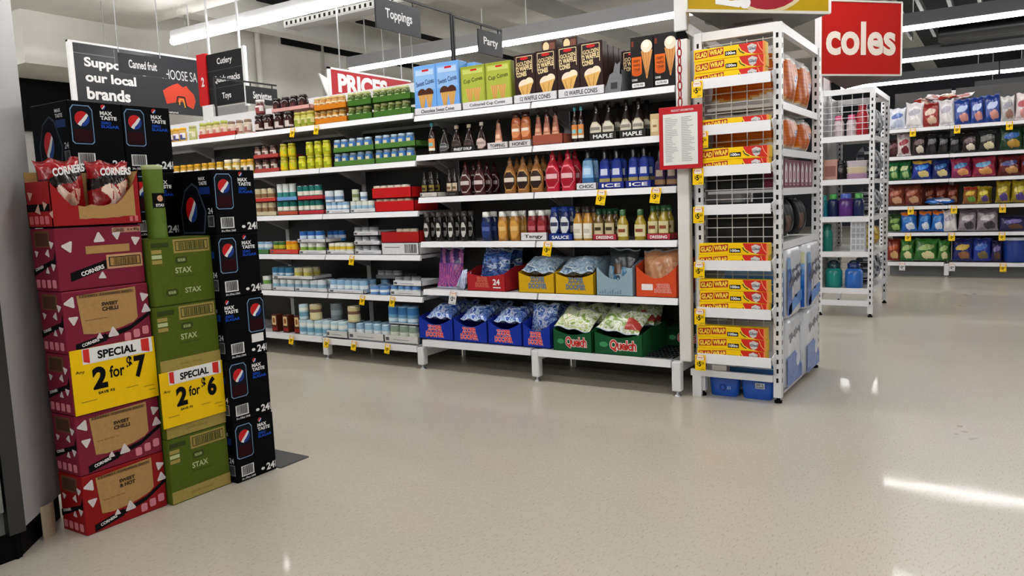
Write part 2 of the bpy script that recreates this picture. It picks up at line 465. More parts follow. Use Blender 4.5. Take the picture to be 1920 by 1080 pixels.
def cola_carton(mirror=False, sticker=False):
    """front faces +X (local), left side faces -Y."""
    g = MB().box(-D_, 0, 0, W_, 0, H_, NAVY, .004)
    fr = F((0, 0, 0), (0, 1, 0), (0, 0, 1))
    cu, tu = (.155, .04) if mirror else (.048, .152)
    can_art(g, fr, cu, .168, .082, .14)
    globe(g, fr, tu - .022, .237, .009, .009)
    g.txt(fr, tu - .035, .207, tu + .012, .222, 'MAX', WHT, bold=.04); g.txt(fr, tu - .035, .19, tu + .028, .204, 'TASTE', WHT, bold=.04)
    g.txt(fr, tu - .035, .174, tu + .005, .184, 'ZERO', PBLUE, bold=.03); g.txt(fr, tu - .035, .16, tu + .035, .171, 'SUGAR', PBLUE, bold=.03)
    g.rect(fr, .022, .022, .085, .066, WHT, 1); g.bars(fr, .027, .026, .08, .064, INK, 2)
    g.txt(fr, .022, .008, .09, .016, '24 x 375mL CANS', WHT)
    g.txt(fr, .148, .012, .19, .042, '24', WHT, bold=.03); g.rect(fr, .193, .012, .196, .042, WHT); g.ell(fr, .13, .025, .009, .006, WHT)
    if sticker: g.rect(fr, .125, .055, .185, .09, WHT, 1)
    s = F((-D_, 0, 0), (1, 0, 0), (0, 0, 1))
    P = [(.05, 0.004), (.19, .004), (.21, .09), (.165, .19), (.13, .208), (.08, .18), (.045, .10)]
    g.pol(s, P, mat('#39424f', 'ink'), 1); g.pol(s, [(.118 + (a - .118) * .9, .1 + (b - .1) * .92) for a, b in P], mat('#0a0c12', 'ink'), 2)
    globe(g, s, .118, .1, .034, .05)
    g.txt(s, .175, .215, .215, .228, 'MAX', WHT); g.txt(s, .175, .196, .225, .21, 'TASTE', WHT); g.rect(s, .172, .16, .24, .188, mat('#0f2c6a', 'print'))
    g.rect(s, .215, .03, .253, .075, mat('#8f9196', 'print')); g.bars(s, .218, .033, .25, .073, INK)
    g.txt(s, .22, .082, .25, .105, '24', mat('#b9bbc0', 'print'))
    # top flaps seam and carry slot
    t = F((-D_, 0, H_), (1, 0, 0), (0, 1, 0))
    g.rect(t, .01, W_ / 2 - .002, D_ - .01, W_ / 2 + .002, BLK); g.rrect(t, .09, .04, .17, .07, .01, BLK)
    return g.build('drink_carton')
CC = [Kind(cola_carton()), Kind(cola_carton(True, True))]
CG = 'black cola cartons stacked by the freezer'
nm = ['bottom', 'second', 'third', 'fourth', 'topmost']
for i in range(5):
    CC[i == 2].put((-2.62, 1.936 + (.004, 0, .003, -.002, .002)[i], i * .2553), 'black cola carton, %s of five in the front column beside the green cartons' % nm[i], 'carton', CG)
nm6 = ['bottom', 'second', 'third', 'fourth', 'fifth', 'topmost']
for c in range(2):
    for i in range(6):
        CC[0].put((-2.846, 1.526 + c * .2035, i * .2553), 'black cola carton, %s of six in the %s back column behind the corn chips' % (nm6[i], ('left', 'right')[c]), 'carton', CG)
# corn chip cartons
def chips_carton(base, base2, word1, word2, variant):
    g = MB().box(-.15, 0, 0, .312, 0, .214, base, .004)
    fr = F((0, 0, 0), (0, 1, 0), (0, 0, 1))
    CH = mat('#d9cfd0', 'print'); CH2 = mat('#b3a0a2', 'print'); PK = mat('#d3808f', 'print')
    def chip(f, u, v, r, a):
        P = [(u + r * cos(a + k * 2.094), v + r * sin(a + k * 2.094)) for k in range(3)]
        Q = []
        for k in range(3):
            p, q = P[k], P[(k + 1) % 3]
            Q += [(p[0] * .88 + q[0] * .12, p[1] * .88 + q[1] * .12), (p[0] * .12 + q[0] * .88, p[1] * .12 + q[1] * .88)]
        g.pol(f, Q, CH, 3)
        for j in range(4): g.ell(f, u + r * .22 * cos(a + j * 1.7), v + r * .22 * sin(a + j * 1.7), r * .05, r * .05, CH2, 4, 6)
    band = [(.03, .008), (.12, .03), (.20, .045), (.305, .088), (.312, .088), (.312, .115), (.2, .07), (.12, .055), (.03, .03)]
    if variant == 'window':
        g.pol(fr, [(.03, .004), (.14, .026), (.14, .052), (.03, .03)], INK, 1)
        g.pol(fr, [(.14, .03), (.23, .05), (.312, .095), (.312, .11), (.23, .066), (.14, .047)], INK, 1)
        P = [(.045, .075), (.055, .052)] + [(.055 + .2 * k / 8, .052 + .038 * (k / 8) ** 2) for k in range(1, 9)] + [(.262, .12), (.262, .205), (.045, .19)]
        g.pol(fr, [(.048, .196), (.06, .062), (.10, .056), (.15, .058), (.2, .066), (.245, .078), (.262, .092), (.262, .205)], KRAFT, 2)
        g.rect(fr, .055, .186, .255, .197, mat('#8a6a3f', 'card'), 3); g.txt(fr, .058, .188, .25, .196, '1329801 52004805 BEST', mat('#4a3a26', 'print'), 4)
        g.txt(fr, .132, .15, .192, .163, word1, mat('#3d2a1c', 'print'), 4, .05); g.txt(fr, .132, .132, .192, .146, word2, mat('#3d2a1c', 'print'), 4, .05)
        g.txt(fr, .07, .105, .15, .11, 'keep cool and dry', mat('#6b5030', 'print'), 4)
        g.txt(fr, .05, .0235, .112, .0345, 'CORNERS', WHT, 3, .03, .2)
        for u, v, r, a in ((.025, .175, .026, 1.1), (.03, .115, .022, .5), (.292, .165, .022, .2), (.296, .118, .024, 1.6), (.165, .05, .026, -.5), (.115, .045, .015, 1.5)): chip(fr, u, v, r, a)
        for k in range(3): g.rrect(fr, .205 + k * .035, .012 + k * .007, .23 + k * .035, .042 + k * .007, .006, PK, 2)
    else:
        g.rect(fr, .2, .188, .308, .206, mat('#b98c74', 'card'), 2); g.txt(fr, .205, .191, .245, .203, 'CORNERS', INK, 3); g.txt(fr, .258, .191, .303, .203, '6 x 85g', INK, 3)
        g.rect(fr, .1, .12, .26, .147, KRAFT, 2)
        g.rrect(fr, .17, .062, .305, .112, .004, mat('#c99a72', 'card'), 2); g.rect(fr, .178, .07, .298, .104, INK, 3); g.rect(fr, .182, .073, .294, .101, KRAFT, 4); g.bars(fr, .196, .074, .285, .1, mat('#4a3a1c', 'print'), 5)
        g.pol(fr, [(.04, .03), (.17, .065), (.17, .095), (.04, .06)], INK, 1); g.txt(fr, .075, .055, .16, .07, 'CORNERS', WHT, 3, .03, .26)
        for u, v, r, a in ((.04, .15, .026, .9), (.15, .172, .026, -.5), (.215, .18, .02, .6), (.285, .158, .022, .4), (.15, .04, .018, 1.5)): chip(fr, u, v, r, a)
    s = F((-.15, 0, 0), (1, 0, 0), (0, 0, 1))
    g.rect(s, .02, .15, .12, .205, mat('#6b4434', 'card'), 1); g.rect(s, .03, .156, .11, .198, mat('#4a3026', 'card'), 2)
    g.pol(s, [(.0, .075), (.13, .11), (.145, .14), (.145, .095), (.1, .085), (0, .05)], INK, 1); g.txt(s, .012, .074, .066, .084, 'CORNERS', WHT, 3, .03, .25)
    for u, v, r, a in ((.03, .13, .016, .3), (.1, .13, .018, 1.2), (.128, .16, .018, .3), (.09, .07, .016, 1.5), (.128, .085, .018, .4)): chip(s, u, v, r, a)
    for k in range(4): g.rrect(s, .008 + k * .034, .012, .032 + k * .034, .04, .005, PK, 1)
    t = F((-.15, 0, .214), (1, 0, 0), (0, 1, 0)); g.rect(t, .08, .005, .085, .307, KRAFT)
    return g.build('snack_carton')
PINK = mat('#7c1c36', 'print'); CRED = mat('#8f0f13', 'print')
kw = Kind(chips_carton(PINK, None, 'SWEET', 'CHILLI', 'window')); kb = Kind(chips_carton(PINK, None, '', '', 'back')); kr = Kind(chips_carton(CRED, None, 'SWEET', '& HOT', 'window'))
SG = 'corn chip cartons stacked at the freezer corner'
kr.put((-2.675, 1.352, 0), 'red corn chip carton on the floor at the bottom of its stack', 'carton', SG, .015)
for i, k, w in ((1, kw, 'just above the red bottom carton'), (2, kw, 'behind the 2 for $7 sign'), (3, kw, 'directly above the 2 for $7 sign'), (4, kb, 'with a barcode, right under the open tray')):
    k.put((-2.675 + (.004 if i == 3 else 0), 1.352 - .001 * i, i * .2155), 'pink corn chip carton %s' % w, 'carton', SG, .015 - .006 * (i % 2))
# open tray with bags
g = MB(); TZ = 1.0785
RC = mat('#99161a', 'print')
t = empty('snack_tray', (-2.672, 1.345, TZ)); tag(t, 'open red shelf tray with torn front holding corn chip bags', 'tray')
fr = F((0, 0, 0), (0, 1, 0), (0, 0, 1))
n = 14; V = []; top = []
for i in range(n + 1):
    u = .318 * i / n; v = .07 + (.12 * max(0, (u - .2) / .118) ** 2.0) + .004 * sin(i * 2.3)
    if u < .06: v = .07 + .085 * (1 - u / .06) ** .8
    top.append((u, v))
for (u, v), (u2, v2) in zip(top, top[1:]):
    g.add([(0, u, 0), (0, u2, 0), (0, u2, v2), (0, u, v), (-.004, u, 0), (-.004, u2, 0), (-.004, u2, v2), (-.004, u, v)], [(0, 1, 2, 3), (5, 4, 7, 6), (3, 2, 6, 7)], RC)
    if u2 > .1 and u < .29:
        g.add([(.0006, u, max(.005, min(v * .36, .03))), (.0006, u2, max(.005, min(v2 * .36, .03))), (.0006, u2, v2), (.0006, u, v)], [(0, 1, 2, 3)], KRAFT)
g.box(-.155, 0, 0, .004, 0, .155, RC).box(-.155, 0, .314, .318, 0, .19, KRAFT).box(-.155, -.151, 0, .318, 0, .19, KRAFT).box(-.155, 0, 0, .318, 0, .004, KRAFT)
s = F((-.155, 0, 0), (1, 0, 0), (0, 0, 1)); g.rect(s, .0, .055, .15, .08, INK)
for k in range(4): g.rrect(s, .01 + k * .034, .012, .036 + k * .034, .04, .005, mat('#cf6a72', 'print'))
for u, v, r, a in ((.03, .11, .02, .4), (.075, .06, .022, 1.3), (.12, .075, .018, .2), (.16, .045, .016, .9)):
    g.pol(s, [(u + r * cos(a + k * 2.094), v + r * sin(a + k * 2.094)) for k in range(3)], mat('#d0a898', 'print'), 3)
g.rect(fr, .29, .01, .302, .03, mat('#cf6a72', 'print')); g.rect(fr, .27, .01, .282, .028, mat('#cf6a72', 'print'), 3)
g.build('tray_body', t)

# green crisp cartons
OL = mat('#4f5f17', 'card'); OLD = mat('#333f12', 'print'); OLL = mat('#b8c290', 'print'); OLK = mat('#a2904c', 'card')
def stax_carton(double, strip):
    g = MB().box(-.155, 0, 0, .262, 0, .2535, OL, .004)
    fr = F((0, 0, 0), (0, 1, 0), (0, 0, 1))
    def logo(u, v):
        g.rrect(fr, u, v, u + .05, v + .026, .01, OLD, 1); g.rrect(fr, u + .006, v + .005, u + .044, v + .021, .006, mat('#4f5d20', 'print'), 2); g.txt(fr, u + .009, v + .008, u + .04, v + .018, 'SOUR', OLL, 3)
    g.rect(fr, .095, .195, .252, .247, OLK, 1); g.rect(fr, .103, .203, .244, .24, OLD, 2); g.rect(fr, .106, .206, .241, .237, OLK, 3); g.bars(fr, .115, .207, .232, .236, OLD, 4)
    g.rect(fr, .004, .22, .075, .238, OLD, 1)
    for k in range(3): g.rect(fr, .004, .16 + k * .019, .045, .174 + k * .019, OLL if k % 2 else OLK, 1)
    logo(.1, .155); g.txt(fr, .095, .118, .165, .14, 'STAX', OLL, 2, .02)
    g.rect(fr, .09, .105, .18, .107, OLD, 1)
    if double: logo(.05, .035); g.txt(fr, .13, .04, .2, .06, 'STAX', OLL, 2, .02)
    if strip: g.rect(fr, .0, .004, .262, .05, OLK, 1); g.txt(fr, .08, .02, .18, .032, 'shelf ready', mat('#8d7a3c', 'card'), 2)
    t = F((-.155, 0, .2535), (1, 0, 0), (0, 1, 0)); g.rect(t, .0, .0, .155, .262, mat('#6f7d35', 'card')); g.rect(t, .075, .0, .085, .262, OLK, 2)
    return g.build('crisp_carton')
ks = Kind(stax_carton(False, True)); kt = Kind(stax_carton(True, False))
GG = 'green crisp cartons stacked between the pink and black cartons'
for i, k, w in ((0, ks, 'on the floor beside the red carton'), (1, ks, 'behind the 2 for $6 sign'), (2, ks, 'just above the 2 for $6 sign'), (3, kt, 'topmost of its stack, under the crisp tube')):
    k.put((-2.652 - .002 * (i % 2), 1.669 + .002 * (i % 2), i * .2550), 'green crisp carton %s' % w, 'carton', GG)
c = MB().lathe([(.036, 0), (.037, .004), (.0355, .012), (.0355, .05), (.0345, .055), (.0355, .06), (.0355, .262)], mat('#61792c', 'print'), 24, zone=lambda t, z: mat('#778f42', 'print') if .06 < z < .1 or z > .19 else None).build('crisp_tube', None, (-2.715, 1.747, 1.0185), pi / 2)
MB().lathe([(.0365, .258), (.038, .262), (.038, .272), (.034, .275), (0, .275)], mat('#aebd86', 'plastic'), 24).build('lid', c)
q = MB()
for k in range(10):
    a, b = R(-45 + 9 * k), R(-36 + 9 * k)
    q.add([(.0362 * sin(a), -.0362 * cos(a), .115), (.0362 * sin(b), -.0362 * cos(b), .115), (.0362 * sin(b), -.0362 * cos(b), .17), (.0362 * sin(a), -.0362 * cos(a), .17)], [(0, 1, 2, 3)], INK)
cyl = lambda u, v: (.0366 * sin(u / .0366), -.0366 * cos(u / .0366), v)
q.txt(None, -.018, .119, .018, .13, 'STAX', WHT, curve=cyl, bold=.03)
for k in range(12):
    a, b = 2 * pi * k / 12, 2 * pi * (k + 1) / 12
    q.add([cyl(0, .15), cyl(.012 * cos(a), .15 + .012 * sin(a)), cyl(.012 * cos(b), .15 + .012 * sin(b))], [(0, 1, 2)], mat('#d8a07a', 'print'))
q.build('label', c)
tag(c, 'green crisp tube standing on the topmost green carton', 'crisp tube')

# the two yellow special signs
def special(name, W, H, price, loc, label, rz):
    g = MB().box(-.004, 0, 0, W, 0, H, YEL)
    fr = F((0, 0, 0), (0, 1, 0), (0, 0, 1))
    g.rect(fr, W * .13, H * .76, W * .97, H * 1.0, WHT, 1)
    RR = mat('#d5302a', 'print')
    for a, b in ((.14, .21), (.83, .93)): g.pol(fr, [(W * a, H * .8), (W * b, H * .77), (W * b, H * .99), (W * a, H * .99)], RR, 2)
    g.rrect(fr, W * .23, H * .775, W * .81, H * .985, .012, WHT, 3)
    g.txt(fr, W * .3, H * .81, W * .76, H * .94, 'SPECIAL', INK, 4, .035)
    g.txt(fr, W * .22, H * .34, W * .39, H * .69, '2', INK, 2, .05); g.txt(fr, W * .42, H * .47, W * .60, H * .66, 'for', INK, 2, .02)
    g.txt(fr, W * .63, H * .52, W * .7, H * .76, '$', INK, 2, .03); g.txt(fr, W * .72, H * .38, W * .87, H * .74, price, INK, 2, .05)
    g.txt(fr, W * .04, H * .62, W * .14, H * .68, 'Any', INK, 2, .01); g.txt(fr, W * .27, H * .25, W * .46, H * .30, 'SAVE $3', INK, 2, .03)
    for u0, v0, u1 in ((.07, .18, .25), (.6, .25, .75), (.82, .2, .95), (.88, .13, .96)): g.rect(fr, W * u0, H * v0, W * u1, H * (v0 + .012), mat('#a5861a', 'print'), 1)
    o = g.build(name, None, loc, rz); return tag(o, label, 'sign')
special('special_sign', .312, .226, '7', (-2.664, 1.352, .432), 'yellow SPECIAL 2 for $7 card on the pink corn chip cartons', .02)
special('special_sign', .278, .212, '6', (-2.642, 1.655, .305), 'yellow SPECIAL 2 for $6 card on the green crisp cartons', .02)
m = MB().prism([(-2.9, 2.15), (-2.606, 2.15), (-2.606, 2.31), (-2.9, 2.31)], 0, .006, mat('#5b5b5c', 'matte')).build('floor_mat')
tag(m, 'small grey mat on the floor behind the black cola cartons', 'mat')
# ------------------------------------------------------------------ long shelving run, bay by bay
SY = 4.014                       # front edge of the shelves
BACK = 4.46
zR = [1.668, 1.412, 1.135, .842, .522]; zL = [1.69, 1.38, 1.048, .752, .468]
DK = mat('#2b2928', 'paint'); BKT = mat('#c9c9cc', 'paint')
def shelf(t, x0, x1, z, y0=SY, depth=None, th=.036):
    y1 = BACK if depth is None else y0 + depth
    o = MB().box(x0, x1, y0 + .012, y1, z - .008, z + .014, mat('#bcbcbe', 'paint')).build('shelf', t)
    g = MB()
    g.add([(x, y, zz) for x in (x0 + .002, x1 - .002) for y, zz in ((y0 + .014, z + .0165), (y0 + .004, z + .0165), (y0 - .006, z - .02), (y0 + .014, z - .02))], [(0, 1, 2, 3), (7, 6, 5, 4), (0, 4, 5, 1), (1, 5, 6, 2), (2, 6, 7, 3), (3, 7, 4, 0)], WSH)
    g.build('price_rail', o)
    for x in (x0 + .012, x1 - .012):
        MB().prism([(y1 - .25, z - .012), (y1, z - .012), (y1, z - .11)], x - .004, x + .004, BKT, 'x').build('bracket', o)
def bay(k, zs, zd, place, top, white_top):
    x1 = -1.5 - .9 * k; x0 = x1 - .9
    t = empty('shelf_bay', (0, 0, 0)); tag(t, place, 'shelving', 'bays of the long shelving run')
    g = MB().box(x0 + .025, x1 - .025, BACK, BACK + .02, .12, 1.66, DK)
    g.build('back_panel', t)
    MB().box(x0 + .025, x1 - .025, BACK, BACK + .022, 1.66, top, WHITE if white_top else mat('#a7a8ab', 'paint')).build('header_panel', t)
    for z in zs: shelf(t, x0 + .004, x1 - .004, z)
    d = MB().box(x0 + .028, x1 - .028, SY - .05, BACK, zd - .012, zd + .014, mat('#b4b4b6', 'paint')).build('deck', t)
    MB().box(x0 + .028, x1 - .028, SY - .066, SY - .05, zd - .024, zd + .018, WSH).build('price_rail', d)
    MB().box(x0 + .028, x1 - .028, BACK - .03, BACK, .0, zd - .012, mat('#3a3836', 'paint')).build('kick_panel', t)
    def leg(x):
        g = MB()
        g.box(x - .026, x + .026, SY - .062, SY - .01, .03, zd + .01, WHITE, .008)
        g.bar((x, SY - .03, zd - .03), (x, BACK, zd - .03), .03, .05, WHITE)
        l = g.build('leg', t)
        MB().lathe([(.022, 0), (.022, .006), (.008, .01), (.008, .032)], CHROME, 12, (x, SY - .036, 0)).build('foot', l)
    leg(x1)
    MB().box(x1 - .02, x1 + .02, BACK + .001, BACK + .05, 0, top - .02, WHITE).build('upright', t)
WS = {'R0': 'white shelf bay of toppings and bottles beside the wire sided end unit', 'R1': 'white shelf bay holding blue and green cone boxes up top', 'L2': 'white shelf bay with red cartons and green jar trays', 'L3': 'white shelf bay with orange jar trays up top', 'L4': 'white shelf bay partly behind the tall cola stack', 'L5': 'far white shelf bay mostly hidden behind the cola stack'}
bay(0, zR, .187, WS['R0'], 1.93, False); bay(1, zR, .187, WS['R1'], 1.93, False)
bay(2, zL, .14, WS['L2'], 1.985, True); bay(3, zL, .148, WS['L3'], 1.985, True); bay(4, zL, .15, WS['L4'], 1.95, True); bay(5, zL, .15, WS['L5'], 1.93, True)
# wire deck showing in the empty place at the end of the bottom deck
g = MB()
for i in range(9):
    y = 4.0 + i * .05
    pts = [(-1.80 + k * .0125, y + (.012 if k % 2 else -.012), .2055) for k in range(22)]
    for a, b in zip(pts, pts[1:]): g.bar(a, b, .004, .004, CHROME)
g.box(-1.81, -1.53, 3.98, 4.42, .202, .2025, BLK); g.box(-1.81, -1.53, 3.98, 3.985, .202, .207, CHROME)
w = g.build('deck_mesh'); tag(w, 'zigzag wire mat on the empty end of the bottom deck', 'wire mat')

# ------------------------------------------------------------------ product kinds
def col_zone(spec):
    """spec: [(z0, z1, colour)] bands; returns a zone by height fraction."""
    return spec
def can(r, h, base, bands=(), lid='#b5b7ba', patch=None, pcol='#f2f2f2', lidc=None):
    B = mat(base, 'print')
    zs = [0, .02, .04] + [k / 10 for k in range(1, 10)] + [.96, .98, 1]
    prof = [((r * (.95 if f in (0, 1) else (1 if f not in (.02, .98) else 1.01))), f * h) for f in zs]
    rimm = mat(lid, 'metal')
    def zone(t, z):
        f = z / h
        if f < .03 or f > .97: return rimm
        if patch and abs(t) < patch[2] and patch[0] < f < patch[1]: return mat(pcol, 'print')
        for a, b, c in bands:
            if a <= f < b: return mat(c, 'print')
        return None
    o = MB().lathe(prof, B, 18, zone=zone).build('can')
    MB().lathe([(r * .94, h * .98), (r * .9, h * .975), (0, h * .975)] if not lidc else [(r * 1.02, h * .93), (r * 1.04, h * .94), (r * 1.04, h * 1.03), (0, h * 1.03)], mat(lidc, 'plastic') if lidc else rimm, 18).build('lid', o)
    return Kind(o)
def jar(r, h, fill, lid, label='#efe8d8', lab2=None, lz=(.12, .6)):
    Bm = mat(fill, 'liquid')
    prof = [(r * .9, 0), (r, h * .05), (r, h * .66), (r * .86, h * .78), (r * .8, h * .82)]
    o = MB().lathe(prof, Bm, 18).build('jar')
    MB().lathe([(r * .86, h * .8), (r * .9, h * .81), (r * .9, h * .99), (r * .82, h), (0, h)], mat(lid, 'plastic'), 18).build('lid', o)
    L = mat(label, 'print'); L2 = mat(lab2 or label, 'print')
    q = MB(); n = 10
    for i in range(n):
        for j in range(4):
            a, b = R(-85 + 17 * i), R(-68 + 17 * i); z0 = h * (lz[0] + (lz[1] - lz[0]) * j / 4); z1 = h * (lz[0] + (lz[1] - lz[0]) * (j + 1) / 4); rr = r * 1.012
            mm = L2 if (j in (1, 2) and 3 <= i <= 6) or j == 0 else L
            q.add([(rr * sin(a), -rr * cos(a), z0), (rr * sin(b), -rr * cos(b), z0), (rr * sin(b), -rr * cos(b), z1), (rr * sin(a), -rr * cos(a), z1)], [(0, 1, 2, 3)], mm, True)
    q.build('label', o)
    return Kind(o)
SHAPES = {
    'squeeze': ([(.8, 0), (.92, .02), (.9, .1), (1, .26), (1, .42), (.88, .56), (.6, .7), (.36, .78), (.33, .82)], [(.36, .82), (.36, .88), (.2, .92), (.12, .99), (0, 1)], .62),
    'pear': ([(.85, 0), (.98, .03), (1, .16), (.92, .36), (.66, .55), (.36, .72), (.27, .8), (.27, .88)], [(.33, .87), (.33, .99), (0, 1)], .75),
    'jug': ([(.9, 0), (1, .03), (1, .3), (.82, .5), (.45, .66), (.3, .74), (.3, .86)], [(.36, .85), (.36, .99), (0, 1)], .7),
    'slim': ([(.9, 0), (1, .02), (1, .55), (.7, .68), (.42, .78), (.38, .9)], [(.44, .89), (.44, .995), (0, 1)], .9),
    'sauce': ([(.9, 0), (1, .02), (.96, .3), (1, .6), (.92, .72), (.7, .82)], [(.72, .82), (.74, .83), (.7, .99), (0, 1)], .66),
    'icemagic': ([(1, 0), (1, .05), (.92, .4), (.8, .66), (.5, .74)], [(.5, .74), (.46, .76), (.42, .96), (.3, 1), (0, 1)], .6),
    'dressing': ([(.95, 0), (1, .02), (1, .5), (.9, .6), (.55, .72), (.5, .8)], [(.56, .8), (.56, .99), (0, 1)], .85),
    'cone': ([(1, 0), (1, .03), (.8, .4), (.55, .7), (.45, .84)], [(.5, .84), (.44, .9), (.3, 1), (0, 1)], .7),
    'flask': ([(.96, 0), (1, .03), (1, .62), (.9, .7), (.62, .74), (.62, .78)], [(.7, .77), (.7, .97), (.6, 1), (0, 1)], .95),
}
def bottle(shape, r, h, fill, cap, lab='#efe9dc', lz=(.1, .45), lshape='rect', lab2=None, lw=.85, loop=False, fk='liquid', lab3=None):
    body, capp, sy = SHAPES[shape]
    o = MB().lathe([(a * r, b * h) for a, b in body], mat(fill, fk), 20, sy=sy).build('bottle')
    g = MB().lathe([(a * r, b * h) for a, b in capp], mat(cap, 'plastic'), 16, sy=min(1, sy + .25))
    if loop: g.tube([(.018 * sin(a), 0, h * .97 + .012 - .018 * cos(a)) for a in [2 * pi * k / 12 for k in range(12)]], .004, mat(cap, 'plastic'), 6, True)
    g.build('cap', o)
    def rad(z):
        for (a, b), (c, d) in zip(body, body[1:]):
            if b * h <= z <= d * h + 1e-6: return r * (a + (c - a) * (z - b * h) / max(1e-6, (d - b) * h))
        return r
    q = MB(); NA, NZ = 14, 14
    A, B2, C2 = mat(lab, 'print'), mat(lab2 or lab, 'print'), mat(lab3 or lab2 or lab, 'print')
    for i in range(NA):
        for j in range(NZ):
            s, t = (i + .5) / NA * 2 - 1, (j + .5) / NZ * 2 - 1
            rr = s * s + t * t
            if lshape == 'oval' and rr > 1: continue
            m = A
            if lshape == 'oval':
                if rr > .80: m = B2
                elif -.15 < t < .3 and abs(s) < .75: m = C2
            else:
                if abs(t) < .3 and abs(s) < .6: m = B2
                elif t < -.62: m = C2
            P = []
            for di, dj in ((0, 0), (1, 0), (1, 1), (0, 1)):
                z = h * (lz[0] + (lz[1] - lz[0]) * (j + dj) / NZ); a = ((i + di) / NA * 2 - 1) * lw * pi / 2 * .9; k = rad(z) + .0012
                P.append((k * sin(a), -k * sy * cos(a) - .0003, z))
            q.add(P, [(0, 1, 2, 3)], m, True)
    if q.f: q.build('label', o)
    return Kind(o)
def tray(w, d, h, col, word=None, kind='card', lip=None):
    c = mat(col, kind); g = MB(); hb = h
    g.box(0, w, 0, .004, 0, h, c).box(0, w, d - .004, d, 0, hb, c).box(0, .004, 0, d, 0, hb, c).box(w - .004, w, 0, d, 0, hb, c).box(0, w, 0, d, 0, .004, c)
    fr = F((0, 0, 0), (1, 0, 0), (0, 0, 1))
    if word == 'stripe':
        g.rect(fr, w * .04, h * .3, w * .14, h * .75, mat('#55565a', 'print')); g.rect(fr, w * .25, h * .4, w * .72, h * .5, mat('#8a8b8f', 'print'))
    elif word == 'code':
        g.bars(fr, w * .62, h * .15, w * .95, h * .9, INK, 1, 10); g.rect(fr, w * .08, h * .6, w * .5, h * .68, mat('#8a8b8f', 'print'))
    elif word: g.txt(fr, w * .15, h * .25, w * .85, h * .75, word[1:] if word[0] in '*' else word, WHT if word[0] == '*' else INK, 1, .02)
    return g
USED = {}
def nmz(z): return z + .0172
def run(kind, z, px0, px1, n, look, place, group, cat, Y=4.06, rows=1, dz=0.0, pitch=None, sc=1, jit=.006, seed=0, dy=.075, rz=.0):
    """n things side by side between two photo columns, on the shelf at height z."""
    rnd = random.Random(seed + int(px0))
    x0, x1 = Xat(px0, Y, z + .05), Xat(px1, Y, z + .05); st = (x1 - x0) / n
    wid = max(v.co.x for v in kind.root.data.vertices) * 2
    if dz > 0: x0 += .006; x1 -= .006; st = (x1 - x0) / n
    s = min(sc, (st - .004) / wid); sc = (s, s, sc)
    dz += .0012 if dz > 0 else 0
    for r_ in range(rows):
        for i in range(n):
            lab = look
            if n > 1: lab += ', ' + ordl(i, n)
            if r_: lab += ' in back row' if r_ == 1 else ' of the deepest row'
            lab += (' ' if n > 1 or r_ else ', ') + place
            kind.put((x0 + st * (i + .5) + rnd.uniform(-.15, .15) * jit, Y + dy * r_ + rnd.uniform(0, 1) * jit, nmz(z) + dz), lab, cat, group, rz=rnd.uniform(-1, 1) * rz, sc=sc)
def trayrun(z, px0, px1, col, look, h=.035, d=.25, Y=4.03, dz=0.0, word=None, cat='tray', name='display_tray', group=None, kind='card'):
    x0, x1 = Xat(px0, Y, z + .03), Xat(px1, Y, z + .03)
    o = tray(x1 - x0 - .002, d, h, col, word, kind).build(name, None, (x0 + .001, Y, nmz(z) + dz)); return tag(o, look, cat, group or 'cardboard display trays on the long shelving')

# ---------------- left bays: canned and jarred goods
def P(s): return 'on %s' % s
T1, T2, T3, T4, T5, T6 = zL[0], zL[1], zL[2], zL[3], zL[4], .15 - .004
J_yel = jar(.030, .118, '#caa24a', '#e0a818', '#e9e2ee', '#4a4a78'); J_pale = jar(.033, .12, '#b9bd6a', '#b5b578', '#e2ddb8', '#b8bd8c')
J_cap = jar(.030, .125, '#c9bb86', '#a9b04c', '#e6d6c4', '#c98a7c'); J_brn = jar(.031, .115, '#cbb9a0', '#8c6f5e', '#d9c7bb', '#a56b62')
J_dk = jar(.039, .125, '#2a100f', '#1d0c0c', '#3a1516', '#cfc2bd'); J_dkb = jar(.036, .105, '#23100e', '#1a0b0b', '#301213', '#5a2a28')
J_pk = jar(.037, .115, '#5b2a26', '#d8cfd0', '#e8d9d8', '#8f3a40'); J_yg = jar(.033, .108, '#b9b24a', '#b3a63e', '#d6d08a', '#8f9a2c')
J_or = jar(.032, .09, '#c28a3a', '#d9b878', '#e8d6b0', '#a8652a'); J_gn = jar(.034, .09, '#5d6a2a', '#c3c78a', '#47662c', '#cfd3a0')
J_ytin = jar(.030, .115, '#c69a2c', '#d9a41c', '#eee8da', '#3a3a36'); J_yw = jar(.033, .125, '#d1b04a', '#e9e0c4', '#efe6c9', '#a9842c')
J_ygn = jar(.030, .10, '#b8a616', '#a9a01c', '#c5c92c', '#e0c010'); J_yel2 = jar(.030, .098, '#c8bc20', '#b7b82c', '#d8d83a', '#a0a818')
J_bl = jar(.030, .088, '#c9c79a', '#a9bdd0', '#4a7fc0', '#e0d9b4', (.1, .78)); J_brc = jar(.031, .10, '#6d4a3e', '#4b3230', '#d9cfc8', '#7a4a44')
g1 = 'jars on the top jar shelf'
pl = P('top jar shelf')
run(J_yel, T1, 313, 351, 3, 'jar with yellow lid and white label', pl, g1, 'jar', sc=.97)
run(J_pale, T1, 352, 373, 1, 'pale green jar beside the yellow lidded jars', pl, g1, 'jar')
trayrun(T1, 373, 442, '#c4362c', 'low red tray of green lidded jars on the top jar shelf', .034, .2)
run(J_cap, T1, 374, 428, 4, 'green lidded jar in the red tray', pl, g1, 'jar', dz=.004, Y=4.075)
run(J_brn, T1, 428, 473, 3, 'cream jar with brown lid', pl, g1, 'jar', Y=4.075)
